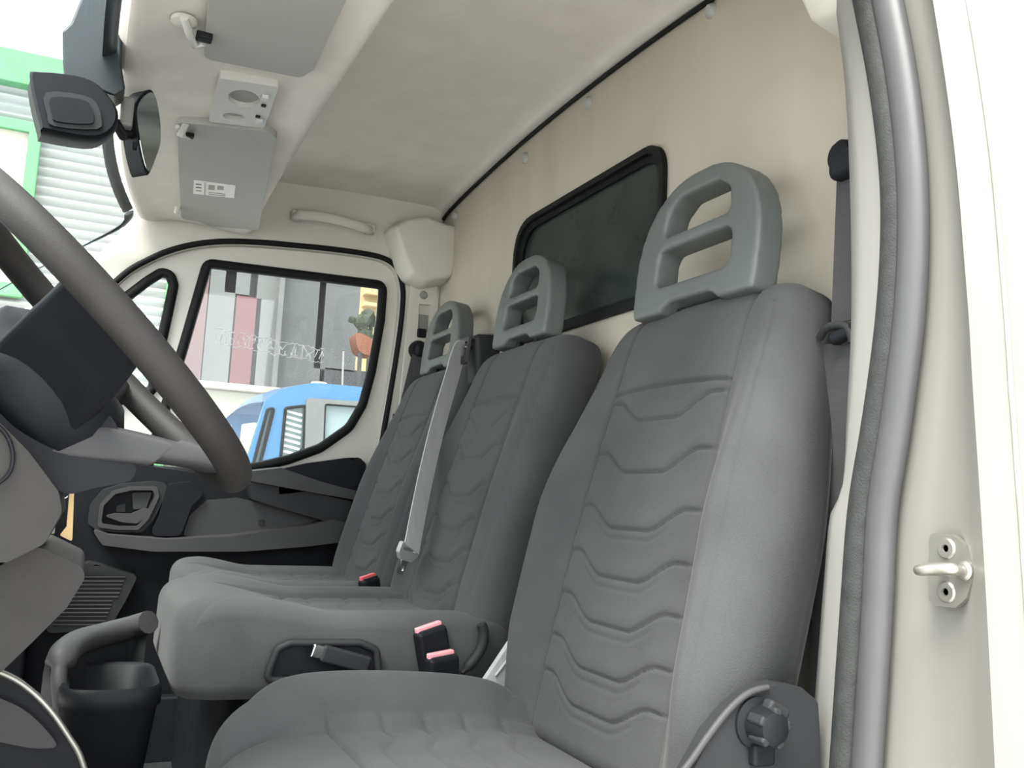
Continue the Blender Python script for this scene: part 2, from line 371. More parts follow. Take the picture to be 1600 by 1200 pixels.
# blue truck cab
TX = 5.5
tk = thing('blue_truck_cab', (TX, -1.4, -0.8), 'blue truck cab with white roof beacon seen through the passenger window', 'truck')
o2 = [W(px, py, X=TX) for px, py in ((378, 745), (414, 628), (428, 614), (455, 604), (492, 598), (560, 604), (625, 616), (640, 745))]
out = [(p.y, p.z) for p in o2]
out = [(out[0][0]+0.02, -0.3)] + out + [(out[-1][0], -0.3)]
def wl(ps): return [(W(px, py, X=TX).y, W(px, py, X=TX).z) for px, py in ps]
w1 = wl(((418, 640), (428, 638), (405, 728), (393, 735)))
w2 = wl(((446, 638), (477, 634), (474, 700), (436, 740)))
w3 = wl(((507, 631), (585, 637), (578, 735), (503, 735)))
TF = ((TX, 0, 0), (0, 1, 0), (0, 0, 1))
plate('cab_shell', rnd(out, 0.02), [rnd(w, 0.015) for w in (w1, w2, w3)], TF, 0.05, M_BLUE, tk, bevel=0.008)
plate('cab_shell', rnd(out, 0.02), [rnd(w, 0.015) for w in (w1, w2, w3)], TF, 0.05, M_BLUE, tk, bevel=0.008, shift=1.7)
plate('side_panel', rnd(wl(((478, 622), (600, 630), (595, 745), (474, 745))), 0.02), [rnd(w3, 0.02)], TF, -0.012, M_FLGREY, tk, shift=-0.001, bevel=0.003)
for i, w in enumerate((w1, w2, w3)):
    pn = plate('window_pane', rnd(w, 0.015), [], TF, 0.008, M_CABGLASS, tk, shift=0.02)
    ww = rnd(w, 0.015)
    tube('window_seal', [(TX-0.004, p[0], p[1]) for p in ww], 0.010, M_RUBBER, tk, closed=True, ns=6)
# pale bars standing in for the striped reflection on the middle pane
y0, y1 = W(441, 660, X=TX).y, W(474, 660, X=TX).y
for k in range(9):
    p = W(460, 645+k*9, X=TX)
    rbox('reflection_bar', (TX+0.012, (y0+y1)/2, p.z), (0.012, abs(y1-y0)*0.92, 0.016), M_WHITE, tk, bevel=0.002, rot=(0.2, 0, 0))
p0, p1 = o2[4], o2[6]
roofm = loft('roof', [[Vector((TX+dx, p.y, p.z+0.04*math.sin(math.pi*dx/1.75))) for p in o2[1:7]] for dx in (0, .3, .6, .9, 1.2, 1.5, 1.75)], M_BLUE, tk, closed=False)
bc = W(505, 606, X=TX-0.0); lathe('roof_beacon', [(0.0, -0.01), (.058, -0.01), (.062, .02), (.045, .045), (0, .05)], (TX+0.12, bc.y, bc.z), (0, 0, 1), M_WHITE, tk)
rbox('roof_rail', (TX+0.1, W(530, 610, X=TX).y, W(530, 609, X=TX).z), (0.03, 0.32, 0.025), M_STEEL, tk, bevel=0.005)
an = W(541, 606, X=TX); tube('antenna', [(TX+.1, an.y, an.z), (TX+.1, an.y+.01, W(539, 545, X=TX).z)], 0.006, M_STEEL, tk)

# ================================================================== VAN SHELL
# ---- floor
fl = rbox('floor', (XC, -0.1, 0.09), (1.72, 1.62, 0.06), M_FLOOR, bevel=0.005)
st('', fl, 'dark rubber cab floor', 'floor')
rbox('sill_cover', (2.325, -0.1, 0.19), (0.035, 1.40, 0.15), M_BLACK, fl, bevel=0.008)

# ---- rear bulkhead
YB = -0.825
win = rnd([(1.235, 1.090), (1.815, 1.090), (1.815, 1.360), (1.235, 1.360)], [0.07, 0.075, 0.085, 0.06], 8)
BF = ((0, YB, 0), (1, 0, 0), (0, 0, 1))       # n = X x Z = -Y (away from the cab)
outl = [(0.60, 0.06), (2.42, 0.06), (2.42, 1.45)] + [(2.42-1.82*k/20, 1.592-0.06*((1.82*(k/20-.5))/.83)**2) for k in range(21)] + [(0.60, 1.45)]
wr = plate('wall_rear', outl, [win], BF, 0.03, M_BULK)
st('', wr, 'cream rear bulkhead panel behind the seats', 'wall')
w1_ = thing('window_1', (1.57, YB, 1.10), 'dark tinted rounded bulkhead window behind the middle headrest', 'window', kind='structure')
def off(poly, d):
    c = Vector((sum(p[0] for p in poly)/len(poly), sum(p[1] for p in poly)/len(poly)))
    hw = max(abs(p[0]-c.x) for p in poly); hh = max(abs(p[1]-c.y) for p in poly)
    return [Vector((c.x+(p[0]-c.x)*(hw+d)/hw, c.y+(p[1]-c.y)*(hh+d)/hh)) for p in poly]
plate('window_frame', off(win, 0.004), [off(win, -0.008)], BF, -0.010, M_RUBBER, w1_, shift=-0.001, bevel=0.003)
plate('frame_lip', off(win, -0.008), [off(win, -0.020)], BF, -0.004, M_RUBBER, w1_, shift=0.003, bevel=0.001)
plate('window_pane', off(win, -0.002), [], BF, 0.006, M_TINT, w1_, shift=0.006)
# trim clips under the roof seam
for px, py in ((712, 331), (822, 240), (920, 153), (1112, 8)):
    p = W(px, py, Y=YB)
    cl = lathe('trim_clip', [(0, 0.010), (0.008, 0.009), (0.012, 0.004), (0.013, 0.0)], (p.x, YB, p.z-0.010), (0, 1, 0), M_CLIP, wr, n=16)

# ---- headliner
def zceil(x, y): return 1.583 - 0.050*((x-XC)/0.83)**2 - 0.05*max(0, (y+0.62))**1.2
def liner(u, v):
    x = 0.62 + 1.78*u; y = YB + 0.003 + 0.79*v
    e = abs(2*u-1); z = zceil(x, y) - 0.015*max(0, (e-0.86)/0.14)**2
    # soft roll where the liner meets the bulkhead
    z -= 0.018*max(0, 1-v/0.06)**2
    return (x, y, z)
ce = sheet('ceiling', liner, 40, 40, 0.03, M_LINER); st('', ce, 'warm grey cloth headliner', 'ceiling')
ce.modifiers['solid'].offset = 1
seam = [Vector((x, YB+0.006, zceil(x, YB)-0.022-0.015*max(0, (abs((x-.66)/.85-1)-0.86)/0.14)**2)) for x in np.linspace(0.68, 2.34, 40)]
sm = tube('trim_1', seam, 0.0045, M_RUBBER); st('', sm, 'thin dark seam between headliner and bulkhead', 'seam')

# ---- side walls with door apertures (passenger side traced, driver side mirrored)
ap_px = [(120, 492), (165, 455), (200, 425), (230, 408), (262, 394), (300, 384), (345, 379), (400, 380), (460, 385), (520, 391), (575, 399), (602, 407), (619, 422), (627, 450),
         (627, 480), (622, 525), (612, 590), (600, 660), (585, 745), (560, 860)]
def xwall(z):
    if z < 0.8: return 2.365
    if z < 1.37: return 2.365 - 0.035*(z-0.8)/0.57
    t = (z-1.37)/0.2; return 2.33 + 0.01*t - 0.03*t*t
def Ww(px, py):
    x = 2.35
    for _ in range(6): p = W(px, py, X=x); x = xwall(p.z)
    return p
ap = [Ww(*p) for p in ap_px]
ap2 = [(p.y, p.z) for p in ap]
ap2 = ap2 + [(-0.60, 0.45), (-0.52, 0.22), (-0.40, 0.17), (0.20, 0.17), (0.40, 0.30), (0.46, 0.55), (0.40, 0.80), (0.25, 0.99)]
ap2 = [tuple(v) for v in smoothpoly(ap2, 4)]
# outer boundary: A-pillar edge at the windscreen, roof, bulkhead, sill
A_top = W(213, 330, X=2.29); A_mid = W(150, 400, X=2.31); A_low = W(0, 508, X=2.33)
outer_side = [(A_low.y, A_low.z), (A_mid.y, A_mid.z), (A_top.y+.012, A_top.z-.02), (A_top.y-0.01, A_top.z+0.01), (-0.12, 1.48), (-0.28, 1.60), (-0.82, 1.60), (-0.822, 0.10), (0.62, 0.10), (0.62, 0.72), (0.45, 0.86)]
def ray_poly(c, d, poly):
    best = None
    for i in range(len(poly)):
        a, b = Vector(poly[i]), Vector(poly[(i+1) % len(poly)])
        e = b-a; den = d.x*e.y - d.y*e.x
        if abs(den) < 1e-9: continue
        t = ((a.x-c.x)*e.y - (a.y-c.y)*e.x)/den; s = ((a.x-c.x)*d.y - (a.y-c.y)*d.x)/den
        if t > 0 and -1e-6 <= s <= 1+1e-6 and (best is None or t > best): best = t
    return best
def side_wall(name, mirror, m):
    cc = Vector((-0.22, 0.80)); NS = 10; rings = []
    for p in ap2:
        a = Vector(p)
        if mirror and a.x < -0.3: a.x -= float(0.5*sstep(-0.3, -0.62, a.x)*(a.x+0.80)) if a.x > -0.8 else 0; a.x = max(-0.80, a.x - 0.05*float(sstep(-0.3, -0.55, a.x)))
        d = (a-cc).normalized(); t = ray_poly(cc, d, outer_side)
        e = cc + d*max(t, (a-cc).length+0.004)
        col = []
        for k in range(NS+1):
            q = a.lerp(e, k/NS); x = xwall(q.y)
            if mirror: x = 2*XC - x
            col.append(Vector((x, q.x, q.y)))
        # return lip outwards at the aperture
        x = xwall(a.y)+0.06; x = 2*XC-x if mirror else x
        rings.append([Vector((x, a.x, a.y))] + col)
    rings.append(rings[0])
    o = loft(name, rings, m, closed=False, cap=False, sharp=50)
    s = o.modifiers.new('solid', 'SOLIDIFY'); s.thickness = 0.012; s.offset = -1 if not mirror else 1
    return o
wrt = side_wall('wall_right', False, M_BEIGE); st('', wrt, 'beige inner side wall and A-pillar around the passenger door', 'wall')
wlt = side_wall('wall_left', True, M_BEIGE); st('', wlt, 'beige inner side wall around the open driver doorway', 'wall')
sl = tube('trim_2', [(xwall(z)-0.0115, y, z) for y, z in ap2], 0.0075, M_RUBBER, closed=True, ns=8)
st('', sl, 'black rubber seal around the passenger door aperture', 'door seal')

# ---- windscreen
def wstop(u):
    e = abs(2*u-1); x = 0.735 + 1.55*u
    return Vector((x, 0.022 - 0.075*e**3, 1.392 - 0.028*e**3))
def wsbot(u):
    e = abs(2*u-1); x = 0.66 + 1.70*u
    return Vector((x, 0.86 - 0.30*e**2.5, 0.80))
def wsf(u, v):
    p = wstop(u).lerp(wsbot(u), v); p.x += (0.035*math.sin(min(v*2.2, 1)*math.pi/2))*(2*u-1)*(1-v)*0.8
    return p + Vector((0, 0.02, 0.03))*math.sin(math.pi*v)
win2 = thing('window_2', (XC, 0.4, 0.80), 'clear windscreen with black border', 'windscreen', kind='structure')
sheet('glass_pane', wsf, 30, 16, 0.005, M_GLASS, win2)
def rib(name, path, m, parent, r=0.02, flat=0.25, up=None):
    return tube(name, path, r, m, parent, ns=8, flat=flat, up=up)
nrm = (0, 0.62, 0.78)
topb = [wsf(k/40, 0.01)-Vector((0, 0, 0.004)) for k in range(1, 39)]
for sd in (0, 1):
    f = lambda u, v: wsf(u if sd else 1-u, v)
    sidep = [f(0.962, 0.012), f(0.978, 0.022), f(0.988, 0.045), f(0.992, 0.08)] + [f(0.993, 0.08+0.92*k/18) for k in range(1, 19)]
    sp_ = smoothpoly(sidep, 3, False)
    rib('side_border', [p-Vector((0, 0, .003)) for p in sp_], M_FRIT, win2, [.012]*8+[max(.004, .012-.0012*k) for k in range(len(sp_)-8)], 0.35, nrm)
rib('top_border', topb, M_FRIT, win2, 0.012, 0.3, nrm)

# ---- overhead header panel that carries the visors
def hdr_ring(x):
    e = abs((x-XC)/0.82); dz = -0.035*e**3; dy = -0.075*e**3
    prof = [(0.012+dy, 1.392), (-0.03+dy*.8, 1.403), (-0.10, 1.412), (-0.20, 1.412), (-0.27, 1.404), (-0.30, 1.402), (-0.312, 1.410), (-0.318, 1.430), (-0.322, 1.47), (-0.335, 1.515), (-0.36, 1.565),
            (-0.30, 1.60), (0.0, 1.56), (0.04+dy, 1.44)]
    return [Vector((x, y, z+dz)) for y, z in prof]
hd = loft('trim_3', [hdr_ring(x) for x in np.linspace(0.70, 2.325, 34)], M_LINER, sharp=60)
st('', hd, 'warm grey overhead header panel above the windscreen', 'header panel')
sm_ = hd.modifiers.new('sub', 'SUBSURF'); sm_.levels = 1; sm_.render_levels = 2

# ================================================================== PASSENGER DOOR
DT = -0.062                                          # tumblehome slope dX/dZ
DP = ((2.375, 0, 0.80), (1, 0, -DT))                 # plane of the door inner face
DO = Vector((2.375, 0, 0.80)); DU = Vector((0, -1, 0)); DV = Vector((DT, 0, 1)).normalized()
def D2(px, py):
    p = W(px, py, plane=DP) - DO; return Vector((p.dot(DU), p.dot(DV)))
DFR = (DO, DU, DV)                                   # n = U x V = (-1, ..) towards the cab
door = thing('door_1', (2.375, -0.2, 0.17), 'closed cream passenger door with dark trim and dusty window', 'door', kind='structure')
dout = [D2(*p) for p in [(p[0], p[1]) for p in ap_px]]
cen = Vector((0.25, 0.25))
dout = [cen + (p-cen)*1.015 for p in dout] + [Vector((0.55, -0.62)), Vector((-0.15, -0.63)), Vector((-0.42, -0.35)), Vector((-0.42, -0.05)), Vector((-0.2, 0.22))]
dw_px = [(324, 412), (598, 446), (594, 500), (580, 580), (566, 632), (545, 668), (500, 700), (450, 718), (400, 730), (300, 738), (228, 735), (262, 625), (290, 530)]
dwin = rnd([D2(*p) for p in dw_px], [.018, .018, .05, .05, .05, .06, .06, .05, .05, .03, .02, .05, .05], 4)
q_px = [(196, 466), (230, 440), (252, 426), (266, 430), (271, 446), (262, 490), (252, 535), (238, 610), (140, 640), (120, 560)]
qwin = rnd([D2(*p) for p in q_px], 0.015, 3)
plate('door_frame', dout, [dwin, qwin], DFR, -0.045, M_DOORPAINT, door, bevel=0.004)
def loop3(l, h=0.0):
    n = DU.cross(DV).normalized(); return [DO + DU*p[0] + DV*p[1] + n*h for p in l]
tube('window_rubber', loop3(dwin, 0.004), 0.0125, M_RUBBER, door, closed=True, ns=8)
tube('quarter_window_rubber', loop3(qwin, 0.004), 0.0125, M_RUBBER, door, closed=True, ns=8)
pane = plate('window_pane', dwin, [], DFR, -0.004, M_GLASSD, door, shift=-0.02)
plate('quarter_pane', qwin, [], DFR, -0.004, M_GLASS, door, shift=-0.02)
# thin white strokes along the window glass (illegible)
rn = random.Random(7); bmv, bmf = [], []
def stroke(pa, pb, wd=0.0011):
    a, b = Vector(pa), Vector(pb); d = (b-a)
    if d.length < 1e-5: return
    d.normalize(); nn = Vector((-d.y, d.x))*wd; k = len(bmv)
    n = DU.cross(DV).normalized()
    for h in (-0.0185, -0.0172):
        for q in (a-nn, b-nn, b+nn, a+nn): bmv.append(DO + DU*q.x + DV*q.y + n*h)
    bmf.extend([(k, k+1, k+2, k+3), (k+4, k+5, k+6, k+7), (k, k+1, k+5, k+4), (k+2, k+3, k+7, k+6)])
A0, A1 = D2(338, 524), D2(508, 556)
for i in range(22):
    t = i/22; base = A0.lerp(A1, t); w_ = (A1-A0).length/22; h = 0.028 + 0.012*rn.random()
    path = [base + Vector((w_*rn.uniform(-.2, 1.2), rn.uniform(-h/2, h/2))) for _ in range(4)]
    for a_, b_ in zip(path[:-1], path[1:]): stroke(a_, b_, 0.0008)
e0 = A0 + Vector((0, .02)); e1 = A1 + Vector((0, .018))
for i in range(26):
    for s_ in (1, -1):
        t0, t1 = i/26, (i+1)/26
        off_ = Vector((0, s_*0.017))
        stroke(A0.lerp(A1, t0)+off_+Vector((0, rn.uniform(-.004, .004))), A0.lerp(A1, t1)+off_+Vector((0, rn.uniform(-.004, .004))), 0.0008)
mk = mesh('white_marking', bmv, bmf, M_MARKING, pane, smooth=False)

# lower trim of the door (dark plastic), traced on planes proud of the door
def dpl(name, pxs, h, th, m, parent, r=0.01, bevel=0.004, holes=(), sp=False):
    pl = (tuple(DO + DU.cross(DV).normalized()*h), (1, 0, -DT))
    def q(px, py):
        p = W(px, py, plane=pl) - DO; return Vector((p.dot(DU), p.dot(DV)))
    o_ = [q(*p) for p in pxs]; o_ = smoothpoly([(p.x, p.y) for p in o_], 5) if sp else rnd(o_, r)
    hs = [rnd([q(*p) for p in hh], r) for hh in holes]
    return plate(name, o_, hs, DFR, th, m, parent, bevel=bevel, shift=h-th)
trim = dpl('lower_trim', [(20, 720), (150, 715), (300, 738), (420, 738), (500, 726), (556, 716), (572, 722), (570, 760), (556, 850), (545, 1000), (520, 1330), (40, 1330), (0, 1000)], 0.03, 0.03, M_BLACK, door, r=0.02, bevel=0.008)
dpl('mirror_corner_cover', [(432, 735), (480, 724), (540, 716), (562, 715), (572, 724), (570, 768), (560, 772), (500, 766), (460, 752)], 0.045, 0.016, M_BLACK, door, r=0.012, bevel=0.005)
dpl('belt_ledge', [(386, 737), (440, 731), (500, 752), (560, 768), (570, 776), (560, 782), (480, 768), (392, 752)], 0.085, 0.05, M_MID, door, r=0.006, bevel=0.004)
dpl('armrest_rail', [(390, 752), (480, 768), (562, 786), (560, 830), (545, 828), (500, 812), (440, 795), (392, 780)], 0.075, 0.05, M_DARK, door, r=0.008, bevel=0.006)
dpl('pocket_panel', [(285, 838), (296, 806), (322, 782), (370, 778), (440, 792), (500, 812), (494, 820), (440, 828), (360, 836)], 0.038, 0.01, M_MID, door, r=0.01, bevel=0.003)
dpl('pocket_ledge', [(142, 826), (170, 836), (260, 843), (360, 838), (480, 822), (520, 812), (545, 818), (552, 845), (480, 854), (380, 862), (240, 862), (160, 852)], 0.085, 0.06, M_MID, door, r=0.012, bevel=0.008)
hb = dpl('handle_bezel', [(137, 818), (140, 790), (160, 766), (190, 756), (240, 752), (262, 756), (258, 775), (240, 812), (222, 832), (180, 832), (150, 828)], 0.052, 0.02, M_DARK, door, r=0.012, bevel=0.004,
         holes=[[(158, 818), (162, 790), (180, 772), (206, 766), (238, 766), (240, 776), (226, 806), (214, 822), (186, 822)]])
dpl('bezel_rim', [(152, 824), (156, 788), (176, 767), (205, 760), (246, 760), (249, 776), (232, 812), (216, 828), (184, 828)], 0.058, 0.008, M_MID, hb, r=0.01, bevel=0.003,
    holes=[[(158, 818), (162, 790), (180, 772), (206, 766), (240, 766), (242, 776), (227, 808), (214, 822), (186, 822)]])
hl = dpl('door_handle', [(162, 806), (180, 802), (204, 803), (226, 794), (236, 796), (232, 806), (214, 818), (190, 816)], 0.056, 0.012, M_MID, door, r=0.008, bevel=0.004)
dpl('handle_back', [(206, 770), (238, 769), (228, 795), (208, 796)], 0.042, 0.01, M_MID, door, r=0.004, bevel=0.002)
dpl('lock_plate', [(182, 790), (196, 786), (196, 800), (182, 800)], 0.042, 0.01, M_DARK, door, r=0.003, bevel=0.001)
dpl('pull_grip', [(262, 756), (300, 752), (322, 770), (300, 790), (282, 838), (232, 838), (248, 806)], 0.055, 0.03, M_BLACK, door, r=0.02, bevel=0.008)
sg = dpl('speaker_cover', [(118, 905), (135, 878), (160, 884), (216, 900), (196, 940), (176, 974), (140, 986), (70, 990), (86, 950)], 0.07, 0.045, M_DARK, door, r=0.012, bevel=0.006)
for k in range(13):
    y = 902 + k*6.2; x0 = 122 - k*3.3; x1 = 190 - k*2.3 + (6 if k < 6 else 0)
    pl = (tuple(DO + DU.cross(DV).normalized()*0.071), (1, 0, -DT))
    tube('grille_rib', [W(x0, y, plane=pl), W(x1, y, plane=pl)], 0.0016, M_MID, sg, ns=6)
dpl('switch', [(404, 812), (413, 812), (413, 821), (404, 821)], 0.041, 0.005, M_DARK, door, r=0.002, bevel=0.001)

# ================================================================== DRIVER SIDE B-PILLAR (right edge of the photo)
def pil(pxs, Y): return [W(px, py, Y=Y) for px, py in pxs]
def ext(ps, n=8):
    """smooth and extend a pillar line downwards and upwards"""
    s = smoothpoly(ps, n, closed=False)
    d0 = (s[1]-s[0]).normalized(); d1 = (s[-1]-s[-2]).normalized()
    return [s[0] - d0*0.14] + s + [s[-1]+d1*0.25]
YP = -0.70
lA = pil([(1312, 0), (1325, 100), (1332, 200), (1336, 350), (1338, 500), (1333, 650), (1328, 760), (1307, 806), (1298, 900), (1290, 1000), (1275, 1200)], YP-0.035)
lB = pil([(1345, 0), (1366, 100), (1382, 200), (1392, 300), (1391, 400), (1383, 500), (1372, 590), (1358, 680), (1338, 800), (1325, 950), (1308, 1200)], YP)
lC = pil([(1412, 0), (1431, 100), (1444, 200), (1451, 300), (1452, 400), (1447, 500), (1436, 590), (1424, 680), (1406, 800), (1400, 950), (1384, 1200)], YP)
lD = pil([(1462, 0), (1478, 100), (1492, 200), (1503, 300), (1511, 400), (1519, 500), (1524, 590), (1530, 680), (1538, 800), (1547, 950), (1560, 1200)], YP+0.012)
EA, EB, EC, ED = ext(lA), ext(lB), ext(lC), ext(lD)
NP = 70
ZS = np.linspace(1.38, 0.30, NP)
def resample(p):
    z = np.array([q.z for q in p])[::-1]; x = np.array([q.x for q in p])[::-1]; y = np.array([q.y for q in p])[::-1]
    return [Vector((float(np.interp(t, z, x)), float(np.interp(t, z, y)), float(t))) for t in ZS]
EA, EB, EC, ED = [resample(p) for p in (EA, EB, EC, ED)]
def strip_solid(name, cross, m):
    """cross: list of NP-long lines -> closed lofted solid"""
    rings = [[ln[i] for ln in cross] for i in range(NP)]
    return loft(name, rings, m, sharp=50)
def sh(ln, dx=0, dy=0, dz=0): return [p + Vector((dx, dy, dz)) for p in ln]
def mixl(a, b, t, dy=0): return [p.lerp(q, t)+Vector((0, dy, 0)) for p, q in zip(a, b)]
pt = strip_solid('trim_4', [EA, mixl(EA, EB, .12, .012), mixl(EA, EB, .5, .016), mixl(EA, EB, 1.0, .004), sh(EB, 0, -.05), sh(EA, 0.0, -.02)], M_TRIM)
st('', pt, 'pale B-pillar trim beside the driver seat', 'pillar trim')
mB = mixl(EB, EC, 0.27, 0.006); mC = mixl(EB, EC, 0.78, 0.010)
def seal_part(name, ln, r, m, par, flat=1.0): return tube(name, ln, r, m, par, ns=12, flat=flat, up=(0, 1, 0))
sls = thing('trim_5', (0.62, YP, 0.5), 'dark and grey rubber door seal on the driver B-pillar', 'door seal', kind='structure')
seal_part('seal_bulb', mB, 0.0165, M_SEAL, sls, 0.8)
seal_part('seal_flange', mC, 0.0165, M_SEALGREY, sls, 0.7)
seal_part('seal_groove', mixl(EB, EC, 0.53, 0.004), 0.004, M_RUBBER, sls)
ji = mixl(EC, ED, 0.0, -0.004)
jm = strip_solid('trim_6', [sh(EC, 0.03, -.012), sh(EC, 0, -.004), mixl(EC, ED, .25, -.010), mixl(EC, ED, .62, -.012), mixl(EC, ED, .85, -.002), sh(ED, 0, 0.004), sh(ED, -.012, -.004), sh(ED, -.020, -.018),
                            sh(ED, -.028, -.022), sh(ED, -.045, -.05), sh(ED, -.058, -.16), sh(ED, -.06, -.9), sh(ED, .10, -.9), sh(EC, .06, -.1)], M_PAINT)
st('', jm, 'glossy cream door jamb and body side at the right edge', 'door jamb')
gp = tube('panel_gap', sh(ED, -.021, -.0165), 0.0022, mat('gap_shadow', (0.30, 0.29, 0.26), 0.7), jm, ns=6)
for py in (856, 936, 968, 1010, 1130):
    p = W(1572, py, Y=YP); k = min(range(NP), key=lambda i: abs(ED[i].z-p.z)); q = ED[k] + Vector((-.036, -.034, 0))
    lathe('spot_weld', [(0, .0012), (.003, .001), (.004, 0), (.004, -.01)], q, (-.8, .6, 0), M_PAINT, jm, n=12)

# door striker
YS = YP + 0.001
sk = thing('door_striker', W(1486, 892, Y=YS), 'steel door striker plate with loop and two screws on the cream jamb', 'striker')
SF = ((0, YS, 0), (-1, 0, 0), (0, 0, 1))          # n = -X x Z = +Y towards the front
def S2(px, py): p = W(px, py, Y=YS+.004); return Vector((-p.x, p.z))
plate('plate', rnd([S2(*p) for p in ((1454, 838), (1462, 833), (1492, 836), (1510, 852), (1521, 880), (1522, 905), (1512, 935), (1495, 950), (1462, 946), (1453, 936))], 0.004), [], SF, 0.006, M_STEEL, sk, bevel=0.0012)
for px, py in ((1479, 857), (1479, 925)):
    p = W(px, py, Y=YS+.006); sc = lathe('screw', [(.0095, 0), (.0095, .0015), (.008, .003), (.0035, .003), (.003, .001), (0, .001)], (p.x, YS+.005, p.z), (0, 1, 0), M_STEEL, sk, n=20)
p0 = W(1509, 892, Y=YS+.006); p1 = W(1470, 888, Y=YS+.05); p2 = W(1436, 891, Y=YS+.045); p3 = W(1462, 893, Y=YS+.006)
tube('loop', smoothpoly([p0, p0+Vector((.002, .022, 0)), W(1490, 889, Y=YS+.036), W(1462, 888, Y=YS+.042), p2, p2+Vector((.004, -.02, 0)), p2+Vector((.004, -.045, 0))], 5, False), 0.0048, M_STEEL, sk, ns=10)
lathe('loop_collar', [(.0085, 0), (.0085, .004), (.006, .006)], (p0.x, YS+.005, p0.z), (0, 1, 0), M_STEEL, sk, n=18)

# ================================================================== SEATS
def backrest(name, parent, cx, yf, zf, L, rho, hw, hp, seam_t, chev, m, bol=0.055, D0=0.075, drop=0.030, N=150, Mv=190, top_r=0.10, upper=0.84, zref=None):
    """reclined backrest: yf = Y of the panel surface at height zf; hw half width; hp panel half width"""
    n = Vector((0, math.cos(rho), math.sin(rho))); t = Vector((0, -math.sin(rho), math.cos(rho)))
    base = Vector((cx, yf, zf)) - n*D0
    a = np.sin(np.linspace(-1, 1, N)*math.pi/2*0.985)/math.sin(math.pi/2*0.985); a = 0.45*a + 0.55*np.linspace(-1, 1, N)
    tt = np.concatenate([np.linspace(0, L-top_r, int(Mv*0.75), endpoint=False), L-top_r + top_r*np.sin(np.linspace(0, math.pi/2, Mv-int(Mv*0.75)))])
    A, T = np.meshgrid(a, tt)
    s = T/L
    w = hw*(0.975 + 0.025*np.sin(np.clip(s/0.55, 0, 1)*math.pi/2+0.0))
    w = w*(1 - (1-upper)*sstep(0.45, 0.95, s))
    q = np.clip((T-(L-top_r))/top_r, 0, 1)
    w = w*(0.62 + 0.38*(1-q**2.6)**(1/2.6))
    X = A*w
    hpT = hp*(1.0 + 0.04*np.cos(s*3)) * (1-0.06*sstep(.3, 1, s))
    ax = np.abs(X)
    D = D0 + bol*sstep(0.0, 0.065, ax-hpT)*(1-0.80*sstep(0.48, 0.95, s))*(0.55+0.45*sstep(0, .25, s))
    D = D + 0.012*np.sin(np.clip(s, 0, 1)*math.pi)*(1-(ax/hw)**2)           # lumbar crown
    # seams
    def grv(d, depth, sg): return depth*np.exp(-(d/sg)**2)
    D = D - grv(ax-hpT, 0.006, 0.0035)*(T < L*0.97)
    inn = (ax < hpT)
    D = D - np.where(inn, grv(T-seam_t-0.006*(1-(ax/hp)**2), 0.006, 0.003), 0)
    fx = drop*(1 - sstep(0.28, 0.82, ax/hpT))
    prev = None
    for k, c in enumerate(chev):
        dd = T - (c - fx)
        D = D - np.where(inn, grv(dd, 0.0045, 0.0021)*(1-0.4*sstep(.9, 1, ax/hpT)), 0)
        D = D + np.where(inn, 0.0018*np.exp(-((dd-0.012)/0.012)**2), 0)
        if k >= 2: D = D - np.where(inn & (ax < hpT*0.62), grv(dd+0.013, 0.0016, 0.0022), 0)
    side = ax-(w-0.028)
    D = D - grv(side, 0.003, 0.004)*(T < L*0.93)
    # superelliptic roll-over at the sides, top and bottom
    p = 5.0
    ea = (1-np.clip(np.abs(A), 0, 1)**p)**(1/p)
    et = (1-q**3.2)**(1/3.2)
    eb = np.clip(T/0.03, 0, 1); eb = (1-(1-eb)**2)**0.5
    Dp = D*ea*(0.15+0.85*et)*(0.5+0.5*eb)
    B = -0.018*ea*(0.1+0.9*et)
    vs_ = []
    for G in (Dp, B):
        P = base[0] + X, base[1] + G*n[1] + T*t[1], base[2] + G*n[2] + T*t[2]
        vs_.append(np.stack([P[0].ravel(), P[1].ravel(), P[2].ravel()], 1))
    vs_ = np.concatenate(vs_); R_, Cc = A.shape; K = R_*Cc
    fs = []
    for j in range(R_-1):
        for i in range(Cc-1):
            b = j*Cc+i; fs.append((b, b+1, b+Cc+1, b+Cc)); fs.append((K+b, K+b+Cc, K+b+Cc+1, K+b+1))
    for j in range(R_-1):
        for i in (0, Cc-1):
            b = j*Cc+i; fs.append((b, b+Cc, K+b+Cc, K+b) if i == 0 else (b+Cc, b, K+b, K+b+Cc))
    for i in range(Cc-1):
        fs.append((i+1, i, K+i, K+i+1)); b = (R_-1)*Cc+i; fs.append((b, b+1, K+b+1, K+b))
    me = bpy.data.meshes.new(name); me.from_pydata(vs_.tolist(), [], fs); me.update()
    return link(name, me, m, parent)
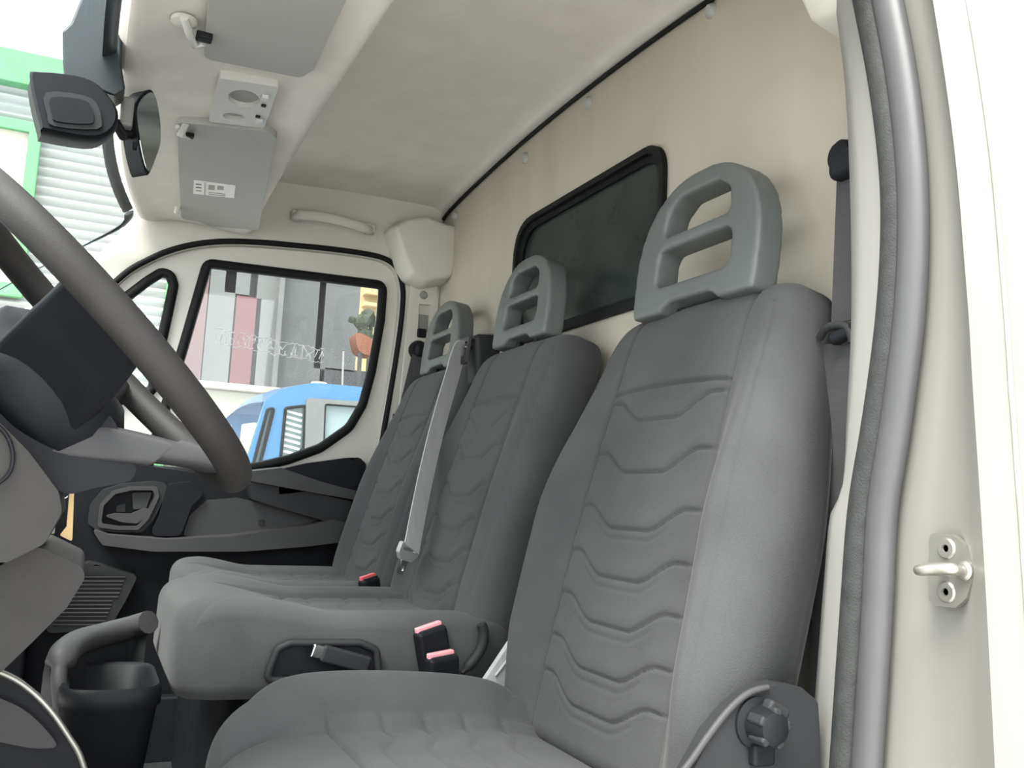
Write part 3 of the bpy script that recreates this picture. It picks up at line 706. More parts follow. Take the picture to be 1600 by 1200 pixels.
def cushion(name, parent, x0, x1, y0, y1, zfn, zb, m, N=130, Mv=130, p=5.0, pf=4.0):
    """seat cushion: top surface zfn(x,y) (numpy), rolled edges down to zb"""
    a = np.linspace(-1, 1, N); a = 0.5*a + 0.5*np.sin(a*math.pi/2)
    b = np.linspace(-1, 1, Mv); b = 0.5*b + 0.5*np.sin(b*math.pi/2)
    A, B = np.meshgrid(a, b)
    cxm, cym, hx, hy = (x0+x1)/2, (y0+y1)/2, (x1-x0)/2, (y1-y0)/2
    # rounded plan corners
    sc = 1.0/np.maximum((np.abs(A)**9+np.abs(B)**9)**(1/9)/np.maximum(np.maximum(np.abs(A), np.abs(B)), 1e-6), 1)
    X = cxm + A*hx*sc; Y = cym + B*hy*sc
    ZT = zfn(X, Y)
    ea = (1-np.abs(A)**p)**(1/p); eb = (1-np.clip(np.abs(B), 0, 1)**pf)**(1/pf)
    Z = zb + (ZT-zb)*np.minimum(ea, 1)*(0.0+eb)
    R_, Cc = A.shape; K = R_*Cc
    V = np.concatenate([np.stack([X.ravel(), Y.ravel(), Z.ravel()], 1), np.stack([(cxm+(X-cxm)*.97).ravel(), (cym+(Y-cym)*.97).ravel(), np.full(K, zb-0.02)], 1)])
    fs = []
    for j in range(R_-1):
        for i in range(Cc-1):
            q = j*Cc+i; fs.append((q, q+1, q+Cc+1, q+Cc)); fs.append((K+q, K+q+Cc, K+q+Cc+1, K+q+1))
    for j in range(R_-1):
        q = j*Cc; fs.append((q, q+Cc, K+q+Cc, K+q)); q = j*Cc+Cc-1; fs.append((q+Cc, q, K+q, K+q+Cc))
    for i in range(Cc-1):
        fs.append((i+1, i, K+i, K+i+1)); q = (R_-1)*Cc+i; fs.append((q, q+1, K+q+1, K+q))
    me = bpy.data.meshes.new(name); me.from_pydata(V.tolist(), [], fs); me.update()
    return link(name, me, m, parent, sharp=75)
def headrest(parent, cx, yf, z0, sc, lean=0.10):
    """moulded headrest: rounded shield with two slots and an arch at its foot"""
    hwz = lambda z: .139*(1-(max(0, z-.05)/.148)**2.6)**(1/2.2) - .004*max(0, .05-z)/.05
    zz = [.006, .03, .06, .09, .115, .135, .152, .166, .177, .186, .192, .196, .1975]
    ol = [(-.132, 0), (-.066, 0), (-.055, .008), (-.042, .013), (.042, .013), (.055, .008), (.066, 0), (.132, 0)] + [(hwz(z), z) for z in zz] + [(-hwz(z), z) for z in zz[::-1]]
    ol = [Vector(p) for p in ol]
    h1 = rnd([(-.076, .114), (.076, .114), (.070, .150), (.045, .168), (-.045, .168), (-.070, .150)], [.012, .012, .022, .022, .022, .022], 5)
    h2 = rnd([(-.084, .040), (.084, .040), (.082, .095), (-.082, .095)], .016, 5)
    u = Vector((1, 0, 0)); v = Vector((0, -math.sin(lean), math.cos(lean)))
    S = lambda L: [Vector((p.x*sc, p.y*sc)) for p in L]
    fr = (Vector((cx, yf-0.008, z0)), u, v)
    h = plate('headrest', S(ol), [S(h1), S(h2)], fr, 0.040, M_HEADREST, parent)
    rm = h.modifiers.new('remesh', 'REMESH'); rm.mode = 'VOXEL'; rm.voxel_size = 0.0024; rm.use_smooth_shade = True
    sm = h.modifiers.new('smooth', 'SMOOTH'); sm.factor = 0.5; sm.iterations = 22
    return h

# ---------------- driver seat
ds = thing('driver_seat', (1.01, -0.38, 0.12), 'dark grey fabric driver seat nearest the camera', 'car seat')
rho = math.radians(13.5)
zf0 = 0.43; yf0 = -0.622 + math.tan(rho)*(0.63-zf0)
def tz(z): return (z-zf0)/math.cos(rho)
chv = [tz(z) for z in (0.893, 0.822, 0.748, 0.686, 0.6285, 0.571, 0.525)]
backrest('backrest', ds, 1.01, yf0, zf0, tz(1.045), rho, 0.243, 0.142, tz(0.906), chv, M_FAB, N=180, Mv=290)
DSX = 1.01
def zdriver(X, Y):
    ax = np.abs(X-DSX); s = (Y+0.60)/0.47
    z = 0.448 + 0.020*s
    bol = sstep(0.125, 0.19, ax)*(0.062+0.012*np.sin(np.clip(s, 0, 1)*math.pi))*(1-0.35*sstep(.75, 1.0, s))*np.where(X > DSX, 1.0, 0.12)
    z = z + bol
    g_ = 0
    z = z - 0.006*np.exp(-((ax-0.150+0.03*sstep(.6, 1, s))/0.004)**2)*(s < .93)
    inn = ax < 0.15
    z = z - np.where(inn, 0.006*np.exp(-((Y+0.30)/0.0035)**2), 0)
    fx = 0.03*(1-sstep(.03, .11, ax))
    for c in (-0.37, -0.425, -0.48, -0.535):
        d = Y-(c+fx); z = z - np.where(inn, 0.004*np.exp(-(d/.004)**2), 0) + np.where(inn, 0.002*np.exp(-((d-.018)/.014)**2), 0)
    return z
cushion('cushion', ds, 0.765, 1.255, -0.63, -0.160, zdriver, 0.36, M_FAB, N=150, Mv=170)
headrest(ds, 1.006, -0.700, 1.022, 1.0)
for sx in (-0.05, 0.05): tube('headrest_post', [(1.006+sx, -0.735, 0.99), (1.006+sx, -0.74, 1.06)], 0.007, M_BLACK, ds)
rbox('seat_base', (1.01, -0.38, 0.24), (0.42, 0.42, 0.24), M_BLACK, ds, bevel=0.02)
# side cover with recliner knob
def K2(px, py, X=0.742): p = W(px, py, X=X); return Vector((-p.y, p.z))
KF = ((0.742, 0, 0), (0, -1, 0), (0, 0, 1))      # n = -Y x Z = -X : towards the camera
cov = [K2(*p) for p in ((1010, 1290), (1062, 1200), (1095, 1140), (1130, 1098), (1165, 1072), (1200, 1063), (1232, 1068), (1258, 1090), (1262, 1150), (1262, 1300), (1200, 1420), (1050, 1420))]
sc_ = plate('side_cover', rnd(cov, .01), [], KF, 0.022, M_DARK, ds, bevel=0.007, seg=3, shift=-0.004)
edge = [W(px, py, X=0.723) for px, py in ((1030, 1250), (1075, 1195), (1108, 1148), (1140, 1108), (1170, 1083), (1200, 1074))]
tube('edge_highlight', smoothpoly(edge, 5, False), [.0035]*24+[.003]*2, M_MID, sc_, ns=8)  # lighter tube stands in for the highlight along the cover's edge
kc = W(1190, 1132, X=0.715)
kn = lathe('recliner_knob', [(0, .030), (.010, .030), (.0155, .027), (.017, .020), (.018, .004), (.024, .001), (.025, -.01)], (0.722, kc.y, kc.z), (-1, 0, 0), M_BLACK, ds, n=28)
for k in range(5):
    th = k*2*math.pi/5 + .5
    rbox('knob_lobe', (0.705, kc.y+.0155*math.cos(th), kc.z+.0155*math.sin(th)), (0.022, .008, .010), M_DARK, kn, rot=(th, 0, 0), bevel=.003)
rbox('recliner_lever', W(1212, 1108, X=0.708), (0.014, 0.026, 0.012), M_DARK, ds, rot=(0.45, 0, 0), bevel=0.004)
rbox('slide_bracket', W(1190, 1178, X=0.720), (0.012, 0.026, 0.022), M_BLACK, ds, bevel=0.004)

# ---------------- double bench
bs = thing('bench_seat', (1.79, -0.38, 0.12), 'dark grey fabric double passenger bench with two headrests', 'car seat')
rb = math.radians(16.5)
zb0 = 0.47; yb0 = -0.590 + math.tan(rb)*(0.62-zb0)
def tb(z): return (z-zb0)/math.cos(rb)
chb = [tb(z) for z in (0.905, 0.845, 0.775, 0.715, 0.66, 0.605, 0.56)]
backrest('backrest', bs, 1.562, yb0, zb0, tb(1.062), rb, 0.226, 0.112, tb(0.928), chb, M_FAB, bol=0.030, N=130, Mv=180, top_r=0.08, upper=0.88, drop=0.026)
backrest('backrest', bs, 2.030, yb0, zb0, tb(1.062), rb, 0.226, 0.112, tb(0.928), chb, M_FAB, bol=0.030, N=130, Mv=180, top_r=0.08, upper=0.88, drop=0.026)
headrest(bs, 1.562, -0.705, 1.050, 0.86)
headrest(bs, 2.035, -0.715, 1.048, 0.86)
for cx in (1.562, 2.035):
    for sx in (-0.04, 0.04): tube('headrest_post', [(cx+sx, -0.738, 1.02), (cx+sx, -0.742, 1.08)], 0.006, M_BLACK, bs)
def zbench(cx):
    def f(X, Y):
        ax = np.abs(X-cx); s = (Y+0.64)/0.53
        z = 0.554 + 0.038*sstep(0.52, 0.86, s)
        z = z + 0.020*sstep(0.10, 0.17, ax)*(1-0.75*sstep(.6, .9, s)) - 0.004*sstep(.19, .232, ax)
        z = z - 0.006*np.exp(-((ax-0.13+0.05*sstep(.55, .95, s))/0.005)**2)*(s < .80)
        z = z - np.where(ax < .13, 0.006*np.exp(-((Y+0.30+0.04*(ax/.13)**2)/0.005)**2), 0)
        for c in (-0.38, -0.45, -0.52):
            d = Y-(c+0.03*(1-sstep(.03, .10, ax))); z = z - np.where(ax < .13, 0.004*np.exp(-(d/.005)**2), 0)
        return z
    return f
cushion('cushion', bs, 1.325, 1.795, -0.65, -0.130, zbench(1.56), 0.482, M_FAB, N=130, Mv=140, p=12.0, pf=7.0)
cushion('cushion', bs, 1.797, 2.262, -0.65, -0.185, zbench(2.03), 0.482, M_FAB, N=130, Mv=140, p=12.0, pf=7.0)
rbox('seat_base', (1.80, -0.42, 0.30), (0.86, 0.38, 0.36), M_BLACK, bs, bevel=0.02)
# recess tray with metal rim in the bench side
def R2(px, py): p = W(px, py, X=1.322); return Vector((-p.y, p.z))
RF = ((1.322, 0, 0), (0, -1, 0), (0, 0, 1))
rc = rnd([R2(*p) for p in ((412, 1062), (432, 1012), (452, 1003), (560, 1003), (586, 1014), (590, 1062))], 0.012)
plate('side_recess', rc, [], RF, 0.004, M_BLACK, bs, bevel=0.001)
tube('recess_rim', [(1.314, -p.x, p.y) for p in rc], 0.0055, M_DARK, bs, closed=True, ns=8)

# ================================================================== BELTS AND BUCKLES
# grey middle belt
mbz = W(738, 548, X=1.80)
mb = thing('seat_belt', mbz, 'grey seat belt with tongue hanging between the two bench headrests', 'seat belt', 'seat belts')
rbox('belt_guide', (1.795, mbz.y-0.025, mbz.z-0.02), (0.062, 0.06, 0.11), M_DARK, mb, bevel=0.012, rot=(-0.1, 0, 0))
gx = W(735, 548, X=1.795)
plate('guide_bezel', rnd([(-.027, -.028), (.027, -.028), (.027, .030), (-.027, .030)], .006), [rnd([(-.020, -.010), (.020, -.010), (.020, .020), (-.020, .020)], .004)], ((1.795, gx.y+.012, gx.z-.004), (1, 0, 0), (0, -.12, .99)), -0.006, M_MID, mb, bevel=.002)
def bz(px, py, dx=0):      # on the front of the bench backs
    q0 = Vector((0, yb0+0.048, zb0)); return W(px, py, plane=(tuple(q0), (0, math.cos(rb), math.sin(rb))))
b0_, b1_ = Vector((1.798, gx.y+.022, gx.z+.000)), bz(643, 858)
bp_ = [Vector((1.796, gx.y+.006, gx.z+.006))] + [b0_.lerp(b1_, k/6) + Vector((0, .008*math.sin(math.pi*k/6), 0)) for k in range(7)]
wid = Vector((.6, -.8, 0.0))
strap('webbing', smoothpoly(bp_, 6, False), 0.047, wid, M_BELTG, mb)
tq = bz(640, 862)
tdir = (bz(630, 888)-bz(644, 850)).normalized(); tw = (wid - tdir*wid.dot(tdir)).normalized(); tn = tw.cross(tdir)
TFm = (tq, tw, tdir)
tg = plate('tongue', rnd([(-.032, -.014), (.032, -.014), (.032, .006), (.018, .018), (-.018, .018), (-.032, .006)], .006), [rnd([(-.024, -.006), (.024, -.006), (.024, .000), (-.024, .000)], .002)], TFm, 0.008, M_TONGUE, mb, bevel=.0025)
plate('tongue_blade', rnd([(-.011, .016), (.011, .016), (.009, .045), (-.009, .045)], .003), [rnd([(-.005, .028), (.005, .028), (.005, .037), (-.005, .037)], .001)], TFm, 0.003, M_CHROME, tg, shift=.002, bevel=.0006)
# passenger belt on the far pillar
an_ = W(655, 547, X=2.30)
pb = thing('seat_belt', an_, 'dark passenger seat belt hanging from the far pillar anchor', 'seat belt', 'seat belts')
lathe('belt_anchor', [(0, .030), (.020, .028), (.026, .018), (.026, 0)], an_+Vector((.02, 0, 0)), (-1, .0, .05), M_BLACK, pb, n=20)
rbox('anchor_loop', W(664, 549, X=2.28), (0.03, 0.055, 0.034), M_BLACK, pb, rot=(.1, 0, 0), bevel=.010)
rbox('height_adjuster', W(658, 521, X=2.315), (0.02, .024, .024), M_BLACK, pb, bevel=.003)
strap('webbing', smoothpoly([W(657, 556, X=2.285), W(642, 620, X=2.285), W(625, 690, X=2.29), W(608, 760, X=2.295), W(590, 840, X=2.30)], 6, False), 0.046, (0.35, 1, 0), M_BELTD, pb)
rbox('belt_stop', W(620, 652, X=2.285), (.012, .022, .018), M_BLACK, pb, bevel=.003)
# driver belt by the near pillar
da = W(1322, 246, Y=-0.765)
db = thing('seat_belt', da, 'dark driver seat belt running down the near B-pillar trim', 'seat belt', 'seat belts')
lathe('belt_anchor', [(0, .020), (.014, .019), (.020, .013), (.021, 0)], da+Vector((0, -.004, 0)), (0.25, 1, 0), M_BLACK, db, n=22)
rbox('anchor_loop', da+Vector((-.012, .004, -.012)), (.05, .03, .035), M_BLACK, db, bevel=.010)
YW = -0.762
def dw_(l, r): return (W(l[0], l[1], Y=YW)+W(r[0], r[1], Y=YW))/2, (W(l[0], l[1], Y=YW)-W(r[0], r[1], Y=YW)).length
segs = [dw_((1310, 262), (1372, 262)), dw_((1305, 380), (1370, 380)), dw_((1300, 500), (1366, 500))]
strap('webbing', [s_[0] for s_ in segs], [s_[1] for s_ in segs], (1, 0, 0), M_BELTD, db)
segs = [dw_((1291, 535), (1360, 535)), dw_((1288, 620), (1356, 620)), dw_((1281, 800), (1346, 800)), dw_((1272, 1000), (1335, 1000)), dw_((1263, 1200), (1325, 1200)), dw_((1255, 1400), (1315, 1400))]
YW = -0.762
strap('webbing', [s_[0]+Vector((0, .003, 0)) for s_ in segs], [s_[1] for s_ in segs], (1, 0, 0), M_BELTD, db)
lp = W(1315, 520, Y=-0.75)
rbox('belt_guide', lp+Vector((-.012, 0, 0)), (.055, .016, .016), M_BLACK, db, rot=(0, .25, 0), bevel=.006)
tube('guide_hook', smoothpoly([W(1281, 528, Y=-.75), W(1290, 514, Y=-.745), W(1305, 508, Y=-.745), W(1325, 512, Y=-.745), W(1332, 535, Y=-.745)], 4, False), .0045, M_DARK, db)

# buckles
def buckle(c, d, u_, label, mred, body=0.06, w=0.05, t=0.024):
    """c = top centre, d = direction of the stalk (down), u_ = width direction"""
    d = Vector(d).normalized(); u_ = Vector(u_); u_ = (u_-d*u_.dot(d)).normalized(); n_ = u_.cross(d)
    R = Matrix((u_, n_, d)).transposed()
    bk = thing('seat_belt_buckle', Vector(c)+d*body, label, 'buckle', 'seat belt buckles')
    hb_ = rbox('housing', Vector(c)+d*(body/2), (w, t, body), M_BLACK, bk, rot=R, bevel=.006)
    rbox('release_button', Vector(c)-d*0.001+n_*0.003, (w*.86, t*.42, .010), mred, bk, rot=R, bevel=.002)
    rbox('slot_edge', Vector(c)+d*.001-n_*.007, (w*.8, .003, .006), M_DARK, bk, rot=R, bevel=.0008)
    return bk
buckle(W(576, 903, X=1.80), (0.1, -.2, -1), (.45, -1, .35), 'red-button buckle standing in the gap between the two bench cushions', M_RED, w=.042, t=.024, body=.05)
buckle(W(671, 982, X=1.318), (0.05, -.25, -1), (.2, -1, .42), 'black buckle with red button standing at the bench side', M_REDPALE, w=.050, body=.07)
buckle(W(690, 1025, X=1.285), (0.05, -.1, -1), (.2, -1, .35), 'pale red buckle half hidden behind the driver cushion', M_REDPALE, w=.050, body=.06)
# tongue stowed in the recess
bt = thing('belt_tongue', W(500, 1020, X=1.30), 'black belt tongue stowed in the recess at the bench side', 'belt tongue')
d_ = (W(580, 1040, X=1.305)-W(490, 1016, X=1.295)).normalized()
Rm = Matrix((d_, Vector((1, 0, 0)), d_.cross(Vector((1, 0, 0))))).transposed()
rbox('tongue_body', W(540, 1030, X=1.30), (.075, .014, .024), M_DARK, bt, rot=Rm, bevel=.004)
rbox('metal_tip', W(498, 1019, X=1.296), (.022, .008, .020), M_CHROME, bt, rot=Rm, bevel=.003)
# hinge cover and grey lower belt end between bench and driver seat
hc = thing('seat_hinge_cover', W(745, 1020, X=1.30), 'curved black hinge cover at the rear of the bench side', 'hinge cover')
hp_ = smoothpoly([W(722, 1052, X=1.31), W(738, 1034, X=1.31), (W(752, 1012, X=1.31)), W(756, 990, X=1.31), W(752, 975, X=1.31)], 5, False)
tube('cover', hp_, [.004]*3+[.008]*18, M_DARK, hc, ns=12)
gb = thing('buckle_stalk_cover', W(800, 1040, X=1.27), 'pale grey plastic cover between the driver seat and the bench', 'cover')
GS = ((1.275, 0, 0), (0, -1, 0), (0, 0, 1))
def G2(px, py): p = W(px, py, X=1.275); return Vector((-p.y, p.z))
plate('cover', rnd([G2(*p) for p in ((752, 1062), (800, 990), (814, 1010), (818, 1032), (806, 1068), (790, 1090), (760, 1090))], .006), [], GS, 0.012, M_BELTG, gb, bevel=.004)
tube('cover_rib', [W(774, 1056, X=1.262), W(808, 1012, X=1.262)], .0022, M_TONGUE, gb)
lb = thing('belt_end_fitting', W(845, 1068, X=1.24), 'small pale belt fitting at the driver seat hinge', 'fitting')
rbox('fitting', W(843, 1066, X=1.225), (.012, .034, .012), M_TRIM, lb, rot=(0.55, 0, 0), bevel=.003)

# ================================================================== STEERING WHEEL, COLUMN, DASH
WC = Vector((1.013, 0.004, 0.900)); AL = math.radians(44.07); WR = 0.2009
wu = Vector((1, 0, 0)); wv = Vector((0, math.cos(AL), math.sin(AL))); wn = Vector((0, -math.sin(AL), math.cos(AL)))  # wn towards the driver
def wp(x, y, h=0): return WC + wu*x + wv*y + wn*h
sw = thing('steering_wheel', wp(0, 0, -.05), 'dark grey three-spoke steering wheel at the left edge', 'steering wheel')
tube('rim', [wp(WR*math.cos(t), WR*math.sin(t)) for t in np.linspace(0, 2*math.pi, 96, endpoint=False)], 0.0165, M_LEATHER, sw, closed=True, ns=20)
def dish(r0, r1, h0, yo=-.012):
    return [wp(r0*math.cos(t), r1*math.sin(t)+yo, h0) for t in np.linspace(0, 2*math.pi, 40, endpoint=False)]
loft('hub', [dish(.012, .012, -.030), dish(.070, .066, -.034), dish(.088, .082, -.048), dish(.092, .088, -.075), dish(.084, .082, -.105), dish(.06, .06, -.118), dish(.01, .01, -.120)], M_BLACK, sw, sharp=50)
def spoke(ang, w0, w1, m, th0=.045, th1=.018, yo=-.012, dp=.075):
    d = Vector((math.cos(ang), math.sin(ang))); e = Vector((-d.y, d.x)); rings = []
    for k in range(13):
        t = k/12; r = .055 + (WR-.055)*t; h = -dp*(1-t)**1.3 - .002; w = w0 + (w1-w0)*t**1.5; th = th0+(th1-th0)*t
        c = Vector((0, yo*(1-t))) + d*r; ring = []
        for q in rnd([(-w, -th/2), (w, -th/2), (w, th/2), (-w, th/2)], .008, 3):
            rr = math.sqrt(max(r*r-q.x*q.x*t, .0004)) if t > .5 else r
            cc = Vector((0, yo*(1-t))) + d*rr + e*q.x
            ring.append(wp(cc.x, cc.y, h+q.y))
        rings.append(ring)
    return loft('spoke', rings, m, sw, sharp=50)
spoke(math.pi+.06, .052, .042, M_BLACK); spoke(-.06, .052, .042, M_BLACK)
spoke(-math.pi/2, .058, .088, M_MID, th0=.05, dp=.09)  # lighter grey puts the light from below into the lower spoke's colour
# column shroud
cd = -wn
col = thing('steering_column', wp(0, -.01, -.25), 'brown-grey steering column shroud below the wheel', 'steering column')
CF = lambda X: ((X, 0, 0), (0, -1, 0), (0, 0, 1))       # n = -X
def C2(X, pts): return [Vector((-W(px, py, X=X).y, W(px, py, X=X).z)) for px, py in pts]
plate('upper_shroud', rnd(C2(.955, ((-160, 560), (30, 530), (110, 560), (180, 660), (215, 735), (205, 752), (150, 762), (100, 776), (20, 700), (-160, 660))), .02), [], CF(.955), -.13, M_BLACK, col, bevel=.015, seg=3)
plate('lower_shroud', rnd(C2(.925, ((-160, 600), (-10, 650), (45, 705), (92, 768), (98, 800), (70, 850), (0, 885), (-160, 900))), .015), [], CF(.925), -.16, M_LEATHER, col, bevel=.02, seg=3)
rp = smoothpoly([W(px, py, X=.922) for px, py in ((-40, 640), (0, 668), (16, 692), (20, 720), (10, 745), (-20, 765))], 5, False)
tube('shroud_joint', rp, .0018, M_BLACK, col, ns=6)
lathe('ignition_barrel', [(0, .03), (.016, .03), (.018, .02), (.018, -.03)], (1.085, W(96, 800, X=1.1).y+.02, W(96, 790, X=1.1).z+.012), (1, 0, 0), M_BLACK, col)
tube('wiper_stalk', smoothpoly([wp(.05, 0, -.10), wp(.12, .01, -.085), wp(.19, .02, -.07)], 4, False), [.008]*5+[.010]*4, M_BLACK, col)
tube('light_stalk', smoothpoly([wp(-.05, .03, -.11), wp(-.12, .045, -.10), wp(-.17, .055, -.09)], 4, False), [.008]*5+[.010]*4, M_BLACK, col)
# keys hanging from the ignition
ky = thing('key_bunch', W(97, 770, X=1.12), 'brass and steel keys hanging below the steering column', 'keys')
KX = 1.12
KFm = ((KX, 0, 0), (0, -1, 0), (0, 0, 1))
def Q2(px, py): p = W(px, py, X=KX); return Vector((-p.y, p.z))
plate('brass_key', rnd([Q2(*p) for p in ((109, 762), (116, 766), (113, 846), (93, 836), (104, 822))], .002), [], KFm, .004, M_BRASS, ky, bevel=.0008)
plate('steel_key', rnd([Q2(*p) for p in ((78, 782), (89, 782), (85, 835), (73, 834))], .002), [], KFm, .004, M_STEEL, ky, bevel=.0008, shift=-.01)
kr = W(98, 770, X=KX); tube('key_ring', [kr+Vector((0, .007*math.cos(t), .007*math.sin(t))) for t in np.linspace(0, 2*math.pi, 20, endpoint=False)], .0012, M_CHROME, ky, closed=True, ns=6)
# dashboard: moulded body across the cab
dash = thing('dashboard', (XC, 0.5, 0.2), 'dark moulded dashboard under the windscreen', 'dashboard')
dprof = rnd([(0.86, 0.80), (0.50, 0.90), (0.30, 0.905), (0.225, 0.875), (0.21, 0.80), (0.25, 0.66), (0.30, 0.50), (0.42, 0.42), (0.80, 0.42)], [0, .05, .06, .03, .04, .05, .04, .04, 0], 5)
loft('dash_body', [[Vector((x, p.x - 0.25*max(0, abs(x-XC)-.5)**1.5*(1 if p.x > .6 else .1), p.y)) for p in dprof] for x in np.linspace(0.72, 2.335, 24)], M_DARK, dash, sharp=60)
rbox('glove_box_lid', (2.0, 0.222, 0.72), (0.42, 0.02, 0.16), M_BLACK, dash, rot=(-0.28, 0, 0), bevel=.008)
plate('knee_panel', rnd(C2(.97, ((-160, 850), (20, 848), (70, 858), (128, 886), (134, 902), (104, 950), (50, 1004), (0, 1052), (-160, 1100))), .012), [], CF(.97), -.24, M_LEATHER, dash, bevel=.025, seg=4)
rbox('kick_panel', (2.30, 0.30, 0.45), (0.06, 0.44, 0.62), M_BLACK, dash, bevel=.01)
# centre console: shelf with bin in front of the bench
cs = thing('centre_console', (1.47, -0.02, 0.15), 'black open storage bin with rounded rim in front of the bench', 'console bin')
def brect(z, x0, x1, y0, y1, r): return [Vector((p.x, p.y, z)) for p in rnd([(x0, y0), (x1, y0), (x1, y1), (x0, y1)], r, 5)]
X0, X1, Y0, Y1 = 1.335, 1.535, -0.118, 0.002
loft('bin', [brect(.335, X0+.03, X1-.03, Y0+.03, Y1-.03, .03), brect(.345, X0+.01, X1-.01, Y0+.012, Y1-.012, .04), brect(.452, X0, X1, Y0, Y1, .045), brect(.456, X0-.004, X1+.004, Y0-.004, Y1+.004, .047), brect(.476, X0-.004, X1+.004, Y0-.004, Y1+.004, .047), brect(.481, X0, X1, Y0, Y1, .045),
             brect(.476, X0+.008, X1-.008, Y0+.008, Y1-.008, .04), brect(.37, X0+.02, X1-.02, Y0+.02, Y1-.02, .04)], M_BLACK, cs, sharp=60)
rimp = [W(96, 1120, X=1.39), W(92, 1060, X=1.40), W(100, 1022, X=1.43), W(124, 1003, X=1.50), W(160, 992, X=1.56), W(205, 980, X=1.60), W(232, 972, X=1.58)]
tube('surround', smoothpoly(rimp, 5, False), [.010]*8+[.020]*23, M_MID, cs, ns=12, flat=.9, up=(0, 0, 1))
loft('surround_body', [[p + Vector((0, 0, -.004)), p + Vector((.03, .02, -.01)), p+Vector((.03, .02, -.2)), p+Vector((.004, .004, -.2))] for p in smoothpoly(rimp, 3, False)], M_DARK, cs, sharp=40)
rbox('bin_latch', W(190, 1066, X=1.56), (.012, .02, .016), M_DARK, cs, bevel=.003)
# driver footwell console side with a bright strip
fc = thing('footwell_panel', (1.26, 0.05, 0.15), 'dark curved footwell panel with a bright metal edge strip', 'footwell panel')
def FP(px, py, X=1.24): p = W(px, py, X=X); return Vector((-p.y, p.z))
FF = ((1.24, 0, 0), (0, -1, 0), (0, 0, 1))
arc = [(-60, 1030), (0, 1051), (30, 1066), (60, 1090), (85, 1118), (108, 1152), (124, 1178), (135, 1210)]
plate('panel', [FP(*p) for p in arc] + [FP(135, 1330), FP(-60, 1330)], [], FF, -.03, M_BLACK, fc, bevel=.003)
tube('edge_strip', smoothpoly([W(px, py, X=1.236) for px, py in arc], 4, False), .0035, M_STEEL, fc, ns=8)
plate('pad', smoothpoly([FP(*p) for p in ((-40, 1080), (10, 1092), (50, 1115), (88, 1158), (70, 1166), (30, 1162), (-40, 1140))], 4), [], FF, .010, M_MID, fc, bevel=.004)

# ================================================================== OVERHEAD FITTINGS
def ZP(z): return ((0, 0, z), (0, 0, 1))
# sun visors: slabs with rounded edges, seen from below
def visor(px, z, x_edge, name, label, extra=None):
    pts = [W(*p, Z=z_) for p, z_ in zip(px, z)]
    c = sum(pts, Vector())/len(pts)
    v_ = thing(name, c, label, 'sun visor', 'sun visors')
    u = (pts[1]-pts[0]).normalized(); w_ = (pts[-1]-pts[0]); w_ = (w_-u*w_.dot(u)).normalized()
    fr = (pts[0], u, w_); n_ = u.cross(w_)
    q = [Vector(((p-pts[0]).dot(u), (p-pts[0]).dot(w_))) for p in pts]
    sgn = 1 if n_.z > 0 else -1
    body = plate('visor_body', rnd(q, .018), [], fr, 0.020*sgn, M_VISOR, v_, bevel=.006, seg=3)
    return v_, fr, q, sgn
v2, fr2, q2, s2 = visor([(276, 191), (416, 205), (432, 214), (404, 357), (330, 352), (310, 346), (283, 342)], [1.397, 1.394, 1.394, 1.375, 1.375, 1.375, 1.375], None, 'sun_visor', 'folded beige passenger sun visor with a warning label sticker')
# sticker with print (on the visor underside)
def onv(fr, px, py): 
    o, u, w_ = fr; n_ = u.cross(w_); p = W(px, py, plane=(tuple(o), tuple(n_))); return Vector(((p-o).dot(u), (p-o).dot(w_)))
stk = plate('warning_label', [onv(fr2, *p) for p in ((303, 281), (368, 290), (366, 309), (302, 302))], [], fr2, -.0012*s2, M_STICK, v2)
def ink(pxs, m=M_INK): plate('printed_mark', [onv(fr2, *p) for p in pxs], [], fr2, -.0006*s2, m, stk, shift=-.0012*s2)
ink(((320, 284), (321.5, 284.2), (320.5, 304), (319, 304)), M_INKP)
for k in range(3): ink(((306, 286+k*5), (315, 287+k*5), (315, 288.4+k*5), (306, 287.4+k*5)), M_INK if k < 2 else M_INKP)
ink(((326, 288), (336, 289), (335.5, 296), (325.5, 295)), M_INKP); ink(((340, 289), (350, 290.5), (349.5, 296), (339.5, 295)), M_INKP)
for k in range(2): ink(((326, 299+k*3), (352, 302+k*2.6), (352, 303+k*2.6), (326, 300+k*3)), M_INKP)
rbox('pivot_arm', W(286, 203, Z=1.385), (.010, .012, .03), M_LAMP, v2, bevel=.003, rot=(.3, .2, 0))
tube('hinge_rod', [W(277, 198, Z=1.388), W(288, 212, Z=1.386), W(296, 216, Z=1.386)], .004, M_LAMP, v2)
rbox('hinge_slot', W(296, 212, Z=1.389), (.014, .016, .008), M_BLACK, v2, bevel=.002)
rbox('holder_clip', W(277, 328, Z=1.372), (.03, .012, .014), M_BEIGE, v2, bevel=.004)
v1, fr1, q1, s1 = visor([(318, 92), (470, 122), (490, 110), (550, -20), (640, -220), (430, -270), (330, -60)], [1.385]*7, None, 'sun_visor', 'folded beige driver sun visor at the top of the photo')
tube('hinge_rod', [W(288, 28, Z=1.387), W(296, 52, Z=1.378), W(304, 70, Z=1.378), W(318, 66, Z=1.380)], .006, M_LAMP, v1)
rbox('hinge_slot', W(319, 58, Z=1.381), (.018, .022, .010), M_BLACK, v1, bevel=.002)
lathe('hinge_mount', [(.018, 0), (.018, .006), (.010, .010)], W(288, 30, Z=1.402), (0, 0, -1), M_BEIGE, v1)
